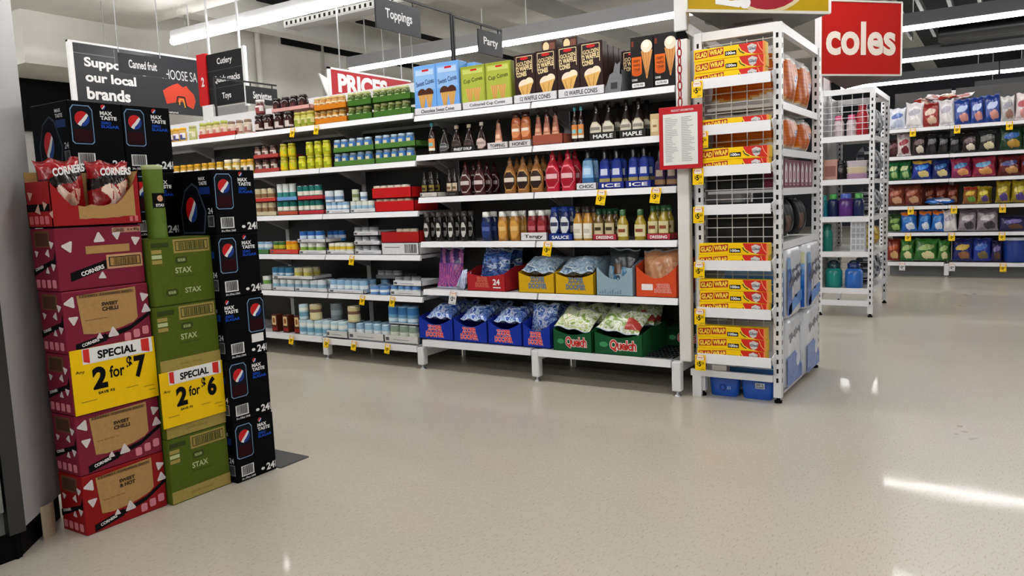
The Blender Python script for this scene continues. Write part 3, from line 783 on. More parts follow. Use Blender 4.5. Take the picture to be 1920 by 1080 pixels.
run(J_dk, T1, 478, 553, 4, 'large dark brown spread jar in the lower row', pl, g1, 'jar', rows=1)
run(J_dkb, T1, 480, 552, 4, 'large dark brown spread jar set back', pl, g1, 'jar', Y=4.15)
trayrun(T1, 512, 583, '#d8a09a', 'pale pink tray holding four dark jars above other jars', .03, .16, 4.06, .13)
run(J_dkb, T1, 514, 582, 4, 'dark lidded jar in the raised pink tray', pl, g1, 'jar', dz=.135, Y=4.105)
run(J_pk, T1, 478, 502, 1, 'pink and white jar standing on the dark jars', pl, g1, 'jar', dz=.127)
run(J_yg, T1, 554, 590, 3, 'yellow green jar next to the orange trays', pl, g1, 'jar', rows=2)
for l, w in ((0, 'lower'), (1, 'upper')):
    trayrun(T1, 590, 651, '#cf7a14', '%s orange tray of jars on the top jar shelf' % w, .04, .26, 4.035, .0965 * l, word='*oats' if False else None)
    run(J_or, T1, 591, 650, 5, 'golden jar in the %s orange tray' % w, pl, g1, 'jar', dz=.004 + .0965 * l, Y=4.075)
for l, w in ((0, 'lower'), (1, 'upper')):
    for a, b, s, n in ((653, 698, 'nearer the orange trays', 3), (700, 772, 'beside the blue cone boxes', 5)):
        trayrun(T1, a, b, '#3f6b22', '%s dark green tray of jars %s' % (w, s), .042, .26, 4.035, .0965 * l)
        run(J_gn, T1, a + 1, b - 1, n, 'green jar in the %s green tray %s' % (w, s), '', g1, 'jar', dz=.004 + .0965 * l, Y=4.075)
g2 = 'jars on the second jar shelf'; pl = P('second jar shelf')
run(J_ytin, T2, 326, 420, 7, 'yellow lidded jar with white and black label', pl, g2, 'jar')
run(J_yw, T2, 421, 452, 2, 'taller cream lidded jar', pl, g2, 'jar')
run(J_ytin, T2, 453, 476, 2, 'yellow lidded jar next to the pink trays', pl, g2, 'jar')
for l, w in ((0, 'lower'), (1, 'upper')):
    trayrun(T2, 477, 524, '#b4443f', '%s pink red tray of brown jars on the second jar shelf' % w, .03, .25, 4.035, .1075 * l)
    run(J_brc, T2, 478, 523, 3, 'brown jar in the %s pink red tray' % w, pl, g2, 'jar', dz=.004 + .1075 * l, Y=4.072, sc=.95 if l == 0 else .9)
for l, w in ((0, 'lower'), (1, 'upper')):
    run(J_ygn, T2, 526, 558, 2, 'yellow green jar of the %s pair' % w, pl, g2, 'jar', dz=.1 * l)
run(J_yel2, T2, 560, 623, 4, 'yellow jar of the lower four', pl, g2, 'jar'); run(J_yel2, T2, 574, 623, 3, 'yellow jar standing on the lower four', pl, g2, 'jar', dz=.098)
for l, w in ((0, 'lower'), (1, 'upper')):
    for a, b, s in ((626, 703, 'beside the yellow jars'), (704, 781, 'beside the syrup bottles')):
        trayrun(T2, a, b, '#4d7a35', '%s green tray of blue labelled jars %s' % (w, s), .038, .26, 4.035, .0965 * l)
        run(J_bl, T2, a + 1, b - 1, 5, 'blue labelled jar in the %s green tray %s' % (w, s), '', g2, 'jar', dz=.004 + .0965 * l, Y=4.072)
# third shelf
C_cr = can(.031, .098, '#c9bb9c', [(.35, .6, '#8a6a4a')], lid='#b0a894'); C_teal = can(.031, .1, '#1f6f68', [(.3, .55, '#e6e2d4'), (.1, .2, '#b3382e')]); C_bot = can(.026, .12, '#dfe5e4', [(.2, .5, '#3f8f88')], lidc='#cfd8d2')
C_bw = can(.034, .082, '#dfe6ee', [(.2, .55, '#6f8fb5')]); C_lb = can(.031, .078, '#8fb7d8', [(.4, .7, '#e9eef0')]); C_wt = can(.033, .078, '#dfe2da', [(.3, .6, '#9fc4d6')])
C_red = can(.03, .07, '#e6d9c4', [(.2, .6, '#b33a2c')]); C_gr = can(.034, .082, '#c9cdb8', [(.35, .65, '#7d8a5a')])
g3 = 'cans on the third can shelf'; pl = P('third can shelf')
for l, w in ((0, 'lower'), (1, 'upper')):
    for a, b, c, s, n, k in ((481, 519, ('#c4b79a', '#c23a32')[l], 'cream', 3, C_cr), (521, 559, ('#b34a35', '#6d9ad0')[l], ('teal', 'white')[l], 3, (C_teal, C_bot)[l]), (560, 608, '#b5303a', 'dark teal', 4, C_teal)):
        trayrun(T3, a, b, c, '%s tray of %s cans on the third can shelf' % (w, s) + (', next to the white cans' if n == 4 else ''), .03, .22, 4.035, .108 * l)
        run(k, T3, a + 1, b - 1, n, '%s can in the %s%s tray' % (s, 'wider ' if n == 4 else '', w), pl, g3, 'can', dz=.004 + .108 * l, Y=4.072)
trayrun(T3, 611, 656, '#d9d9dc', 'white tray under light blue cans on the third can shelf', .028, .22, 4.035, word='stripe'); trayrun(T3, 657, 705, '#d9d9dc', 'white tray under pale cans on the third can shelf', .028, .22, 4.035, word='stripe')
run(C_lb, T3, 612, 655, 4, 'light blue can in the white tray', pl, g3, 'can', dz=.004, Y=4.072); run(C_wt, T3, 658, 704, 4, 'pale can in the white tray', pl, g3, 'can', dz=.004, Y=4.072)
run(C_bw, T3, 610, 648, 2, 'blue and white can standing on light blue cans', pl, g3, 'can', dz=.083, Y=4.075)
run(C_gr, T3, 661, 674, 1, 'greenish can standing on the pale cans', pl, g3, 'can', dz=.083, Y=4.075); run(C_bw, T3, 676, 690, 1, 'small white can standing on the pale cans', pl, g3, 'can', dz=.083, Y=4.075, sc=.75)
for l, w in ((0, 'lower'), (1, 'upper')):
    trayrun(T3, 703 - 4 * l, 777 - 4 * l, '#c0181c', '%s bright red carton tray on the third can shelf' % w, .072, .26, 4.035, .092 * l, word='stripe' if False else None, kind='print')
    run(C_red, T3, 706 - 4 * l, 775 - 4 * l, 5, 'can poking out of the %s bright red tray' % w, pl, g3, 'can', dz=.018 + .092 * l, Y=4.075)
# fourth shelf
C_bg = can(.034, .088, '#7fa8c8', [(.5, .8, '#dfe8ea'), (.1, .3, '#5a8a4a')]); C_grn = can(.031, .09, '#3f6b3a', [(.4, .7, '#c9c23a')]); C_org = can(.033, .095, '#e08a1c', [(.35, .65, '#f0c02c')])
C_blue = can(.034, .08, '#2f68b5', [(.3, .6, '#cfe0f0')]); C_wg = can(.036, .08, '#e6e9e2', [(.3, .6, '#8fb04a')]); C_yw = can(.033, .075, '#e9e6d2', [(.45, .75, '#d8bd3a'), (.1, .25, '#6d7fb5')]); C_dk = can(.034, .06, '#8b8f92', [(.3, .6, '#c9ced2')], lidc='#3a3c3e')
g4 = 'cans on the fourth can shelf'; pl = P('fourth can shelf')
trayrun(T4, 484, 504, '#4a7a45', 'small green tray of blue cans on the fourth can shelf', .035, .2, 4.035); run(C_bg, T4, 485, 512, 2, 'blue and white can over the green tray', pl, g4, 'can', dz=.004, Y=4.072)
trayrun(T4, 506, 560, '#cf4434', 'orange red tray of mixed cans on the fourth can shelf', .036, .22, 4.035, word='stripe')
run(C_grn, T4, 514, 536, 2, 'green can in the orange red tray', pl, g4, 'can', dz=.004, Y=4.075); run(C_org, T4, 537, 559, 2, 'orange can in the orange red tray', pl, g4, 'can', dz=.004, Y=4.075)
for l, w, k, s in ((0, 'lower', C_wg, 'white and green'), (1, 'upper', C_blue, 'blue')):
    trayrun(T4, 561 - 2 * l, 612, '#d4d4d8', '%s white tray of %s cans on the fourth can shelf' % (w, s), .028, .22, 4.035, .086 * l, word='stripe')
    run(k, T4, 563, 611, 3, '%s can in the %s white tray' % (s, w), pl, g4, 'can', dz=.004 + .086 * l, Y=4.072)
run(C_blue, T4, 616, 650, 3, 'blue can set back on the tray stack', pl, g4, 'can', dz=.085, Y=4.22); 
trayrun(T4, 613, 664, '#d4d4d8', 'white tray of yellow labelled cans on the fourth can shelf', .026, .24, 4.035, word='stripe'); run(C_yw, T4, 617, 663, 4, 'yellow labelled can in white tray', pl, g4, 'can', dz=.004, Y=4.072, rows=2, dy=.07)
for l, w in ((0, 'lowest'), (1, 'middle'), (2, 'top')):
    trayrun(T4, 665, 716 - 2 * l, '#cfcfd3', '%s white tray of dark lidded cans on the fourth can shelf' % w, .03, .22, 4.04, .0665 * l, word='stripe')
    run(C_dk, T4, 667, 712, 3, 'dark lidded can in the %s white tray' % w, pl, g4, 'can', dz=.004 + .0665 * l, Y=4.08, sc=.95)
trayrun(T4, 716, 786, '#d9d9dc', 'white carton with a barcode on the fourth can shelf', .08, .25, 4.03, word='code', name='can_carton', cat='carton')
trayrun(T4, 716, 788, '#a81a1c', 'dark red carton on the white barcode carton', .075, .25, 4.045, .081, kind='print', name='can_carton', cat='carton'); run(C_red, T4, 745, 786, 3, 'pale can on top of the dark red carton', pl, g4, 'can', dz=.105, Y=4.09)
# fifth shelf
C_sm = can(.034, .075, '#dfe3da', [(.25, .65, '#6f9a4a')]); C_b2 = can(.036, .082, '#3f7fa8', [(.3, .55, '#bfd8e6')]); C_y2 = can(.036, .082, '#d9d3a8', [(.3, .6, '#c9c05a')]); C_w2 = can(.035, .082, '#d6dde0', [(.35, .6, '#8fb5c9')]); C_b3 = can(.037, .088, '#8fb8d9', [(.3, .6, '#e6eef2')]); C_b4 = can(.036, .06, '#5f8fc9', [(.3, .6, '#e6eef2')])
g5 = 'cans on the fifth can shelf'; pl = P('fifth can shelf')
trayrun(T5, 489, 510, '#c9c9c6', 'grey tray of a small can on the fifth can shelf', .04, .2, 4.035); run(C_sm, T5, 493, 510, 1, 'small white and green can in the grey tray', pl, g5, 'can', dz=.03, Y=4.075)
trayrun(T5, 512, 552, '#d4d4d8', 'lower white tray of pale cans on the fifth can shelf', .028, .24, 4.035, word='stripe'); trayrun(T5, 553, 614, '#d4d4d8', 'longer white tray of pale cans on the fifth can shelf', .028, .24, 4.035, word='stripe')
run(C_w2, T5, 513, 613, 7, 'pale lower row can', pl, g5, 'can', dz=.004, Y=4.075, rows=2)
trayrun(T5, 512, 588, '#d4d4d8', 'raised white tray of blue and yellow cans on the fifth can shelf', .026, .2, 4.04, .09, word='stripe')
run(C_b2, T5, 514, 553, 3, 'blue can in the raised white tray', pl, g5, 'can', dz=.094, Y=4.08, rows=2); run(C_y2, T5, 554, 588, 2, 'yellow can in the raised white tray', pl, g5, 'can', dz=.094, Y=4.08, rows=2)
trayrun(T5, 616, 682, '#d4d4d8', 'white tray of light blue cans on the fifth can shelf', .028, .24, 4.035, word='stripe'); run(C_b3, T5, 620, 692, 5, 'light blue can in white tray', pl, g5, 'can', dz=.004, Y=4.08, rows=2)
run(C_b4, T5, 694, 730, 2, 'short blue can at the shelf edge', pl, g5, 'can', rows=2); run(C_b3, T5, 712, 735, 1, 'light blue can behind the short blue cans', pl, g5, 'can', Y=4.26)
trayrun(T5, 731, 790, '#d2d2d6', 'low white tray of cans near the frozen treat bags', .036, .24, 4.035, word='stripe'); run(C_b4, T5, 733, 789, 4, 'short blue can in the low white tray', pl, g5, 'can', dz=.004, Y=4.075)
trayrun(T5, 738, 792, '#dcdce0', 'upper white tray of cans near the frozen treat bags', .036, .2, 4.05, .066, word='stripe'); run(C_dk, T5, 742, 790, 3, 'grey can in the upper white tray', pl, g5, 'can', dz=.07, Y=4.09)
trayrun(T5, 706, 757, '#77777a', 'grey tray of dark lidded cans set back on the fifth can shelf', .03, .16, 4.20, .092); run(C_dk, T5, 710, 756, 3, 'dark lidded can in the set back grey tray', pl, g5, 'can', dz=.097, Y=4.24)
# bottom deck
C_t1 = can(.036, .112, '#bcd3dc', [(.2, .5, '#6fa0b8'), (.6, .8, '#e6e9e4')]); C_t2 = can(.046, .115, '#c9b98a', [(.15, .5, '#d8cfa0'), (.5, .75, '#7a5a4a')]); C_t3 = can(.045, .12, '#7a8288', [(.3, .6, '#9aa5ab')]); C_t4 = can(.042, .12, '#6fa0c4', [(.5, .9, '#3f7ab5'), (.1, .3, '#cfe0ea')]); C_t5 = can(.034, .108, '#9cc0d8', [(.25, .55, '#eef2f2')], lid='#c9cccf'); C_t6 = can(.04, .115, '#8a9a8c', [(.3, .6, '#d9ddd0')])
g6 = 'cans on the bottom deck'; pl = P('bottom deck')
def box_item(w, d, h, base, art, name):
    g = MB().box(0, w, 0, d, 0, h, mat(base, 'print'), .003); fr = F((0, 0, 0), (1, 0, 0), (0, 0, 1)); art(g, fr, w, h); return Kind(g.build(name))
def chest_art(g, fr, w, h):
    g.rect(fr, w * .12, h * .4, w * .8, h * .92, mat('#d9c08a', 'print')); g.ell(fr, w * .45, h * .66, w * .2, h * .16, mat('#8a4a2c', 'print'), 2); g.rect(fr, w * .05, h * .08, w * .95, h * .25, mat('#8f2018', 'print'))
KB = box_item(.098, .1, .135, '#4a1d14', chest_art, 'dessert_box')
run(KB, T6, 499, 563, 3, 'brown and cream dessert box', pl, 'dessert boxes on the bottom deck', 'box', Y=4.0)
run(C_t1, T6, 563, 652, 6, 'tall pale blue lower can', pl, g6, 'can', Y=4.01, rows=2); run(C_t5, T6, 653, 734, 5, 'light blue can behind white trays', pl, g6, 'can', Y=4.05, rows=2, dy=.08)
run(C_t6, T6, 735, 787, 3, 'grey green can near the blue boxes', pl, g6, 'can', Y=4.045, rows=2, dy=.09)
run(C_t1, T6, 562, 581, 1, 'tall striped can standing on the lower row', pl, g6, 'can', Y=4.02, dz=.113); run(C_t2, T6, 582, 606, 1, 'big tan patterned can standing on the lower row', pl, g6, 'can', Y=4.03, dz=.113)
run(C_t3, T6, 622, 644, 1, 'big grey can standing on the lower row', pl, g6, 'can', Y=4.09, dz=.113); run(C_t2, T6, 654, 678, 1, 'big dull patterned can standing on the lower row', pl, g6, 'can', Y=4.05, dz=.113)
trayrun(T6, 730, 786, '#b9bdc0', 'thin white tray under the tall blue cans', .012, .2, 4.03, .12); run(C_t4, T6, 731, 787, 3, 'tall dark blue can in the thin white tray', pl, g6, 'can', Y=4.075, dz=.124)
for a, b, w in ((612, 652, 'first'), (653, 720, 'middle'), (721, 785, 'end')):
    x = trayrun(T6, a, b, '#c9c7c4', '%s long white cardboard tray front on the bottom deck' % w, .05, .012, 3.975, 0, word='stripe', name='tray_front', group='white tray fronts on the bottom deck')
# ------------------------------------------------------------------ right bays: cones, toppings, syrups
g7 = 'cone boxes on the top topping shelf'
def cone_art(g, fr, cu, cv, w, h, choc, l=2):
    bis = mat('#d9a860', 'print')
    g.pol(fr, [(cu - w * .5, cv), (cu + w * .5, cv), (cu + w * .12, cv - h), (cu - w * .12, cv - h)], bis, l)
    for k in (-.28, 0, .28): g.line(fr, [(cu + w * k, cv), (cu + w * k * .3, cv - h)], w * .05, mat('#b5803c', 'print'), l + 1)
    if choc: g.ell(fr, cu, cv, w * .56, h * .3, mat(choc, 'print'), l + 1, 16, -10, 190)
def blue_art(g, fr, w, h):
    g.rect(fr, w * .06, h * .5, w * .94, h * .93, mat('#8fb9ea', 'print')); g.rect(fr, w * .1, h * .8, w * .9, h * .9, mat('#b9d3f3', 'print'), 2); g.rect(fr, w * .4, h * .87, w * .7, h * .91, RED, 3)
    g.txt(fr, w * .1, h * .6, w * .92, h * .7, 'Sweet Cones', mat('#1c2f6a', 'print'), 3, .01, .12)
    cone_art(g, fr, w * .36, h * .42, w * .36, h * .36, '#4a2417'); cone_art(g, fr, w * .68, h * .42, w * .36, h * .36, '#4a2417')
def green_art(g, fr, w, h):
    g.rect(fr, w * .05, h * .08, w * .95, h * .95, mat('#a9b443', 'print')); g.rect(fr, w * .1, h * .82, w * .9, h * .92, mat('#c3cb6a', 'print'), 2); g.rect(fr, w * .42, h * .88, w * .68, h * .92, RED, 3)
    g.txt(fr, w * .12, h * .6, w * .9, h * .72, 'Cup Cones', mat('#2a3a16', 'print'), 3, .01, .1)
    cone_art(g, fr, w * .36, h * .48, w * .34, h * .36, None); cone_art(g, fr, w * .66, h * .48, w * .34, h * .36, None)
CRM = mat('#e6cf9e', 'print')
def waffle_art(g, fr, w, h):
    g.line(fr, [(w * .12, h * .6), (w * .12, h * .95), (w * .88, h * .95), (w * .88, h * .6)], w * .025, CRM, 2); g.ell(fr, w * .5, h * .91, w * .2, h * .03, RED, 2)
    g.txt(fr, w * .16, h * .77, w * .84, h * .85, 'GOLDEN', CRM, 2, .02, .08); g.txt(fr, w * .1, h * .66, w * .86, h * .76, '12 WAFFLE', CRM, 2, .04, .08); g.txt(fr, w * .12, h * .54, w * .6, h * .64, 'CONES', CRM, 2, .04, .08)
    g.ell(fr, w * .5, h * .36, w * .3, h * .12, mat('#efd9c4', 'print'), 2); g.ell(fr, w * .72, h * .42, w * .2, h * .09, mat('#f0e0c0', 'print'), 3)
    g.pol(fr, [(w * .2, h * .34), (w * .9, h * .4), (w * .62, h * .03), (w * .45, h * .03)], mat('#dcae62', 'print'), 4); g.line(fr, [(w * .35, h * .32), (w * .52, h * .05)], w * .03, mat('#b5803c', 'print'), 5); g.line(fr, [(w * .65, h * .35), (w * .55, h * .05)], w * .03, mat('#b5803c', 'print'), 5)
def black_art(g, fr, w, h):
    g.rect(fr, w * .06, h * .3, w * .5, h * .62, mat('#e0650f', 'print')); g.ell(fr, w * .28, h * .31, w * .22, h * .05, mat('#c9540c', 'print'), 2)
    for k in range(3): g.txt(fr, w * .12, h * (.52 - k * .08), w * .44, h * (.57 - k * .08), ('CRISPY', 'WAFFLE', 'CONES')[k], mat('#5a1f08', 'print'), 3)
    g.pol(fr, [(w * .48, h * .72), (w * .98, h * .72), (w * .74, h * .2), (w * .7, h * .2)], mat('#d99a58', 'print'), 2)
    for k in range(3): g.line(fr, [(w * (.56 + k * .13), h * .71), (w * (.69 + k * .03), h * .25)], w * .02, mat('#a8672c', 'print'), 3)
    g.ell(fr, w * .73, h * .8, w * .25, h * .12, mat('#efe3cc', 'print'), 4); g.ell(fr, w * .7, h * .84, w * .15, h * .07, mat('#fbf3e2', 'print'), 5)
    g.rrect(fr, w * .06, h * .05, w * .62, h * .13, w * .03, WHT, 2); g.txt(fr, w * .12, h * .07, w * .56, h * .11, 'GLUTEN FREE', INK, 3); g.txt(fr, w * .06, h * .17, w * .3, h * .21, 'CONES', WHT, 2); g.rect(fr, w * .06, h * .82, w * .16, h * .92, mat('#7a2c14', 'print'), 2)
def wx(a, b, z, Y=4.06): return (Xat(b, Y, z) - Xat(a, Y, z))
Z1 = zR[0]
wb = wx(780, 864, Z1 + .1) / 2
KBL = box_item(wb - .003, .09, .315, '#6fa6e6', blue_art, 'cone_box'); xb = Xat(780, 4.06, Z1 + .1)
for i in range(2): KBL.put((xb + wb * i, 4.05, nmz(Z1) + .005), 'sky blue cone box with chocolate cones, %s of the front pair' % ('left', 'right')[i], 'box', g7)
for r_ in range(3): KBL.put((xb + wb * 1.35 , 4.145 + r_ * .094, nmz(Z1) + .002), 'sky blue cone box, %s behind the front pair' % ('first', 'second', 'third')[r_], 'box', g7, sc=(1, 1, .98))
wg = wx(867, 961, Z1 + .1) / 2; xg = Xat(867, 4.06, Z1 + .1)
KGR = box_item(wg - .003, .09, .265, '#8f9a2a', green_art, 'cone_box')
for i in range(2): KGR.put((xg + wg * i, 4.05, nmz(Z1) + .005), 'olive green cone box, %s of the pair' % ('left', 'right')[i], 'box', g7)
wf = wx(967, 1133, Z1 + .1) / 4; xf = Xat(967, 4.06, Z1 + .1)
KWF = box_item(wf - .003, .07, .285, '#2a1413', waffle_art, 'cone_box')
for i in range(4): KWF.put((xf + wf * i, 4.05, nmz(Z1) + .005 + .004 * i), 'dark brown waffle cone box, %s of the front four' % ordl(i, 4), 'box', g7)
for r_ in range(4): KWF.put((xf + wf * 3, 4.125 + .074 * r_, nmz(Z1) + .002), 'dark brown waffle cone box, %s behind the front four' % ORD[r_], 'box', g7)
for r_ in range(2): KWF.put((xf + wf * 3.05 + wf * 1.15, 4.23 + .08 * r_, nmz(Z1)), 'dark box set far back behind the grey card, %s' % ('nearer', 'farther')[r_], 'box', g7, sc=(1, 1, .9))
KWT = box_item(.10, .21, .07, '#3a231e', lambda g, fr, w, h: (g.ell(fr, w * .3, h * .5, w * .22, h * .4, CRM), g.rect(fr, w * .55, h * .2, w * .9, h * .8, mat('#7a4a3a', 'print'))), 'cone_box')
for i in range(2): KWT.put((xf + wf * (1.02 + i * .95), 4.13, nmz(Z1) + .293), 'small dark cone box lying on the waffle cone boxes, %s' % ('left', 'right')[i], 'box', g7)
wk = wx(1184, 1272, Z1 + .1) / 2; xk = Xat(1184, 4.06, Z1 + .1)
KBK = box_item(wk - .003, .09, .285, '#120e0f', black_art, 'cone_box')
for i in range(2): KBK.put((xk + wk * i, 4.05, nmz(Z1) + .001), 'black and orange cone box, %s of the pair by the white post' % ('left', 'right')[i], 'box', g7)
for i in range(2): KBK.put((xk + wk * i, 4.15, nmz(Z1) + .001), 'black and orange cone box behind the %s one of the pair' % ('left', 'right')[i], 'box', g7)
# grey torn card of an emptied display tray
x0 = Xat(1136, 4.06, Z1 + .05)
g = MB().prism([(0, 0), (.105, 0), (.115, .09), (.10, .10), (.105, .165), (.085, .15), (.075, .165), (.06, .11), (.04, .1)], 0, .003, mat('#77787b', 'card'), 'y')
g.box(.112, .115, .0, .14, 0, .12, mat('#5f6063', 'card')); g.rect(F((0, 0, 0), (1, 0, 0), (0, 0, 1)), .045, .02, .085, .055, mat('#3a3b3d', 'print')); g.box(0, .115, 0, .14, 0, .003, mat('#5f6063', 'card'))
tag(g.build('display_tray', None, (x0, 4.03, nmz(Z1))), 'empty grey display tray with a torn corner among the cone boxes', 'tray')
for a, b, word, h, w in ((777, 866, 'Chocolate Sweet Cones', .045, 'sky blue'), (867, 962, 'Coloured Cup Cones', .045, 'olive green'), (963, 1045, '12 WAFFLE CONES', .05, 'left pair of waffle'), (1046, 1134, '12 WAFFLE CONES', .05, 'right pair of waffle')):
    trayrun(Z1, a, b, '#dcdbe0', 'white printed tray front under the %s cone boxes' % w, h, .012, 4.022, 0, word, name='tray_front')

g8 = 'syrup bottles on the second topping shelf'; Z2 = zR[1]; pl = P('second topping shelf')
DKB = '#1c100c'
B_teal = bottle('slim', .026, .205, '#2a1a14', '#4fa3a8', '#d98a4a', (.12, .5), lab2='#7fc0c4', lab3='#e6e2d4')
B_gry = bottle('pear', .04, .165, '#241a16', '#1a1414', '#4a4a4c', (.1, .4), 'oval', lab2='#8a8a8c')
B_brn = bottle('pear', .042, .175, '#2a1610', '#c9b8a4', '#2c201c', (.08, .46), 'oval', lab2='#5f5550', lab3='#4a3c36')
B_wht = bottle('pear', .04, .18, '#241210', '#d9d2c8', '#c9b5b0', (.06, .44), 'oval', lab2='#8a7068', lab3='#a08a84')
B_pink = bottle('cone', .034, .165, '#b87a62', '#3a1c18', '#c98a70', (.1, .6), 'rect', lab2='#e6c0a4')
B_orn = bottle('sauce', .034, .165, '#c46a3c', '#3a2018', '#d98a5a', (.1, .6), 'oval', lab2='#e09a6a', lab3='#f0e2d4')
B_loop = bottle('cone', .037, .16, '#a4604c', '#2a1614', '#c07a62', (.15, .6), 'rect', lab2='#dca88a', loop=True)
B_map = bottle('jug', .048, .212, '#1f1310', '#17110f', '#d9d2bf', (.08, .48), 'oval', lab2='#c9bfa4', lab3='#8f8a7c')
B_sml = bottle('slim', .024, .15, '#1a1210', '#2a2422', '#3a302c', (.1, .5))
run(B_teal, Z2, 802, 820, 1, 'teal capped syrup bottle near the syrup row start', pl, g8, 'bottle')
run(B_gry, Z2, 823, 845, 1, 'small dark bottle with grey label', pl, g8, 'bottle')
run(B_brn, Z2, 846, 891, 2, 'brown bottle with dark oval label', pl, g8, 'bottle', Y=4.08)
run(B_wht, Z2, 893, 915, 1, 'dark bottle with pinkish white label', pl, g8, 'bottle', Y=4.08)
run(B_sml, Z2, 806, 916, 5, 'thin dark bottle set back', pl, g8, 'bottle', Y=4.2)
trayrun(Z2, 844, 892, '#1f1f21', 'black tray with white lettering under brown bottles', .035, .13, 4.03, 0, '*FINEST SYRUP')
trayrun(Z2, 913, 953, '#cfcacb', 'white tray under a pink brown bottle', .04, .14, 4.03, 0, 'TOPPING'); run(B_pink, Z2, 926, 944, 1, 'pink brown bottle in the white tray', pl, g8, 'bottle', dz=.02, Y=4.085)
trayrun(Z2, 954, 996, '#cfcacb', 'white tray under two orange bottles', .04, .14, 4.03, 0, 'HONEY'); run(B_orn, Z2, 958, 998, 2, 'orange bottle with white cap label in the white tray', pl, g8, 'bottle', dz=.045, Y=4.085, sc=1)
trayrun(Z2, 998, 1056, '#99503f', 'brown red tray with cut out front on the second topping shelf', .06, .2, 4.03); run(B_loop, Z2, 1001, 1052, 3, 'pink brown bottle with hanging loop in the brown red tray', pl, g8, 'bottle', dz=.03, Y=4.09, sc=1.05)
run(B_teal, Z2, 1072, 1096, 2, 'teal capped slim bottle beside the maple syrups', pl, g8, 'bottle', Y=4.07)
trayrun(Z2, 1104, 1157, '#2b2a26', 'dark tray with white label under the left maple syrups', .045, .15, 4.035, 0, '*MAPLE'); trayrun(Z2, 1160, 1212, '#2b2a26', 'dark tray with white label under the right maple syrups', .045, .15, 4.035, 0, '*MAPLE')
run(B_map, Z2, 1105, 1156, 2, 'maple syrup bottle in the left tray', pl, g8, 'bottle', dz=.008, Y=4.10, rows=2, dy=.12); run(B_map, Z2, 1161, 1211, 2, 'maple syrup bottle in the right tray', pl, g8, 'bottle', dz=.008, Y=4.10, rows=2, dy=.12)
KCB = box_item(.055, .05, .12, '#c9b083', lambda g, fr, w, h: (g.rect(fr, w * .15, h * .2, w * .85, h * .75, mat('#e0cfa8', 'print')), g.rect(fr, w * .3, h * .4, w * .7, h * .5, mat('#a07a4a', 'print'), 2)), 'syrup_box')
KCB.put((Xat(1219, 4.05, Z2 + .05), 4.05, nmz(Z2)), 'small cream box beside the red notice frame', 'box')

g9 = 'topping bottles on the third topping shelf'; Z3 = zR[2]; pl = P('third topping shelf')
S_dk = bottle('slim', .021, .165, '#1c1410', '#1a1614', '#8a7a3a', (.15, .45), lab2='#2a221c'); S_cr = bottle('slim', .022, .175, '#1c0f0e', '#17100f', '#c9bca0', (.1, .45), lab2='#7a5f4a', lab3='#8a6a52')
Q_dr = bottle('squeeze', .043, .215, '#3a0d10', '#4a1418', '#3f1316', (.08, .62), 'oval', lab2='#b5a8a4', lab3='#c9babb'); Q_ca = bottle('squeeze', .045, .225, '#9a6630', '#7a4f26', '#2c1a14', (.08, .62), 'oval', lab2='#b98a4a', lab3='#d9cdbd')
Q_re = bottle('squeeze', .048, .245, '#c21c34', '#b01a2e', '#a01528', (.08, .62), 'oval', lab2='#e07a88', lab3='#e6b8bd'); I_lb = bottle('icemagic', .041, .205, '#2a5a94', '#16161a', '#8fbde6', (.06, .68), 'rect', lab2='#bcd9f2', lab3='#3a6aa0')
I_nv = bottle('icemagic', .036, .205, '#1d2f86', '#0e0e14', '#243a96', (.06, .68), 'rect', lab2='#cfd2e6', lab3='#a8975a'); I_br = bottle('icemagic', .036, .2, '#241a3a', '#0e0e14', '#3a2a4a', (.06, .68), 'rect', lab2='#a89a8a', lab3='#8a6a4a')
trayrun(Z3, 787, 820, '#c9c4bd', 'dark fronted tray at the start of the third topping shelf', .03, .2, 4.03, 0, 'stripe'); run(S_dk, Z3, 788, 819, 2, 'thin dark bottle in the first tray', pl, g9, 'bottle', dz=.005, Y=4.065, rows=2, dy=.06)
trayrun(Z3, 836, 861, '#2a2422', 'narrow dark tray of cream labelled bottles', .03, .16, 4.03, 0, 'stripe'); run(S_cr, Z3, 837, 860, 2, 'thin bottle with cream label in the dark tray', pl, g9, 'bottle', dz=.005, Y=4.065)
run(Q_dr, Z3, 862, 913, 2, 'dark red topping bottle', pl, g9, 'bottle', Y=4.07, rows=2, dy=.085); run(Q_dr, Z3, 916, 938, 1, 'dark red topping bottle pushed back in the gap', pl, g9, 'bottle', Y=4.25)
run(Q_ca, Z3, 945, 1020, 3, 'caramel brown topping bottle', pl, g9, 'bottle', Y=4.07, rows=2, dy=.085); run(Q_re, Z3, 1023, 1081, 2, 'bright red topping bottle', pl, g9, 'bottle', Y=4.07, rows=2, dy=.09)
trayrun(Z3, 1080, 1119, '#d4d6da', 'white tray under the light blue topping bottle', .04, .14, 4.03, 0, 'CHOC'); run(I_lb, Z3, 1090, 1117, 1, 'light blue topping bottle in the white tray', pl, g9, 'bottle', dz=.03, Y=4.08, rows=2, dy=.07)
trayrun(Z3, 1121, 1171, '#232f86', 'dark blue tray, first of two under black capped bottles', .04, .2, 4.03, 0, '*ICE'); trayrun(Z3, 1172, 1222, '#232f86', 'dark blue tray, second of two under black capped bottles', .04, .2, 4.03, 0, '*ICE')
run(I_nv, Z3, 1122, 1170, 2, 'navy topping bottle in the first blue tray', pl, g9, 'bottle', dz=.02, Y=4.08, rows=2, dy=.08); run(I_nv, Z3, 1176, 1221, 2, 'navy topping bottle in the second blue tray', pl, g9, 'bottle', dz=.02, Y=4.08, rows=2, dy=.08)
run(I_br, Z3, 1227, 1272, 2, 'brown and purple topping bottle at the shelf end', pl, g9, 'bottle', Y=4.07)

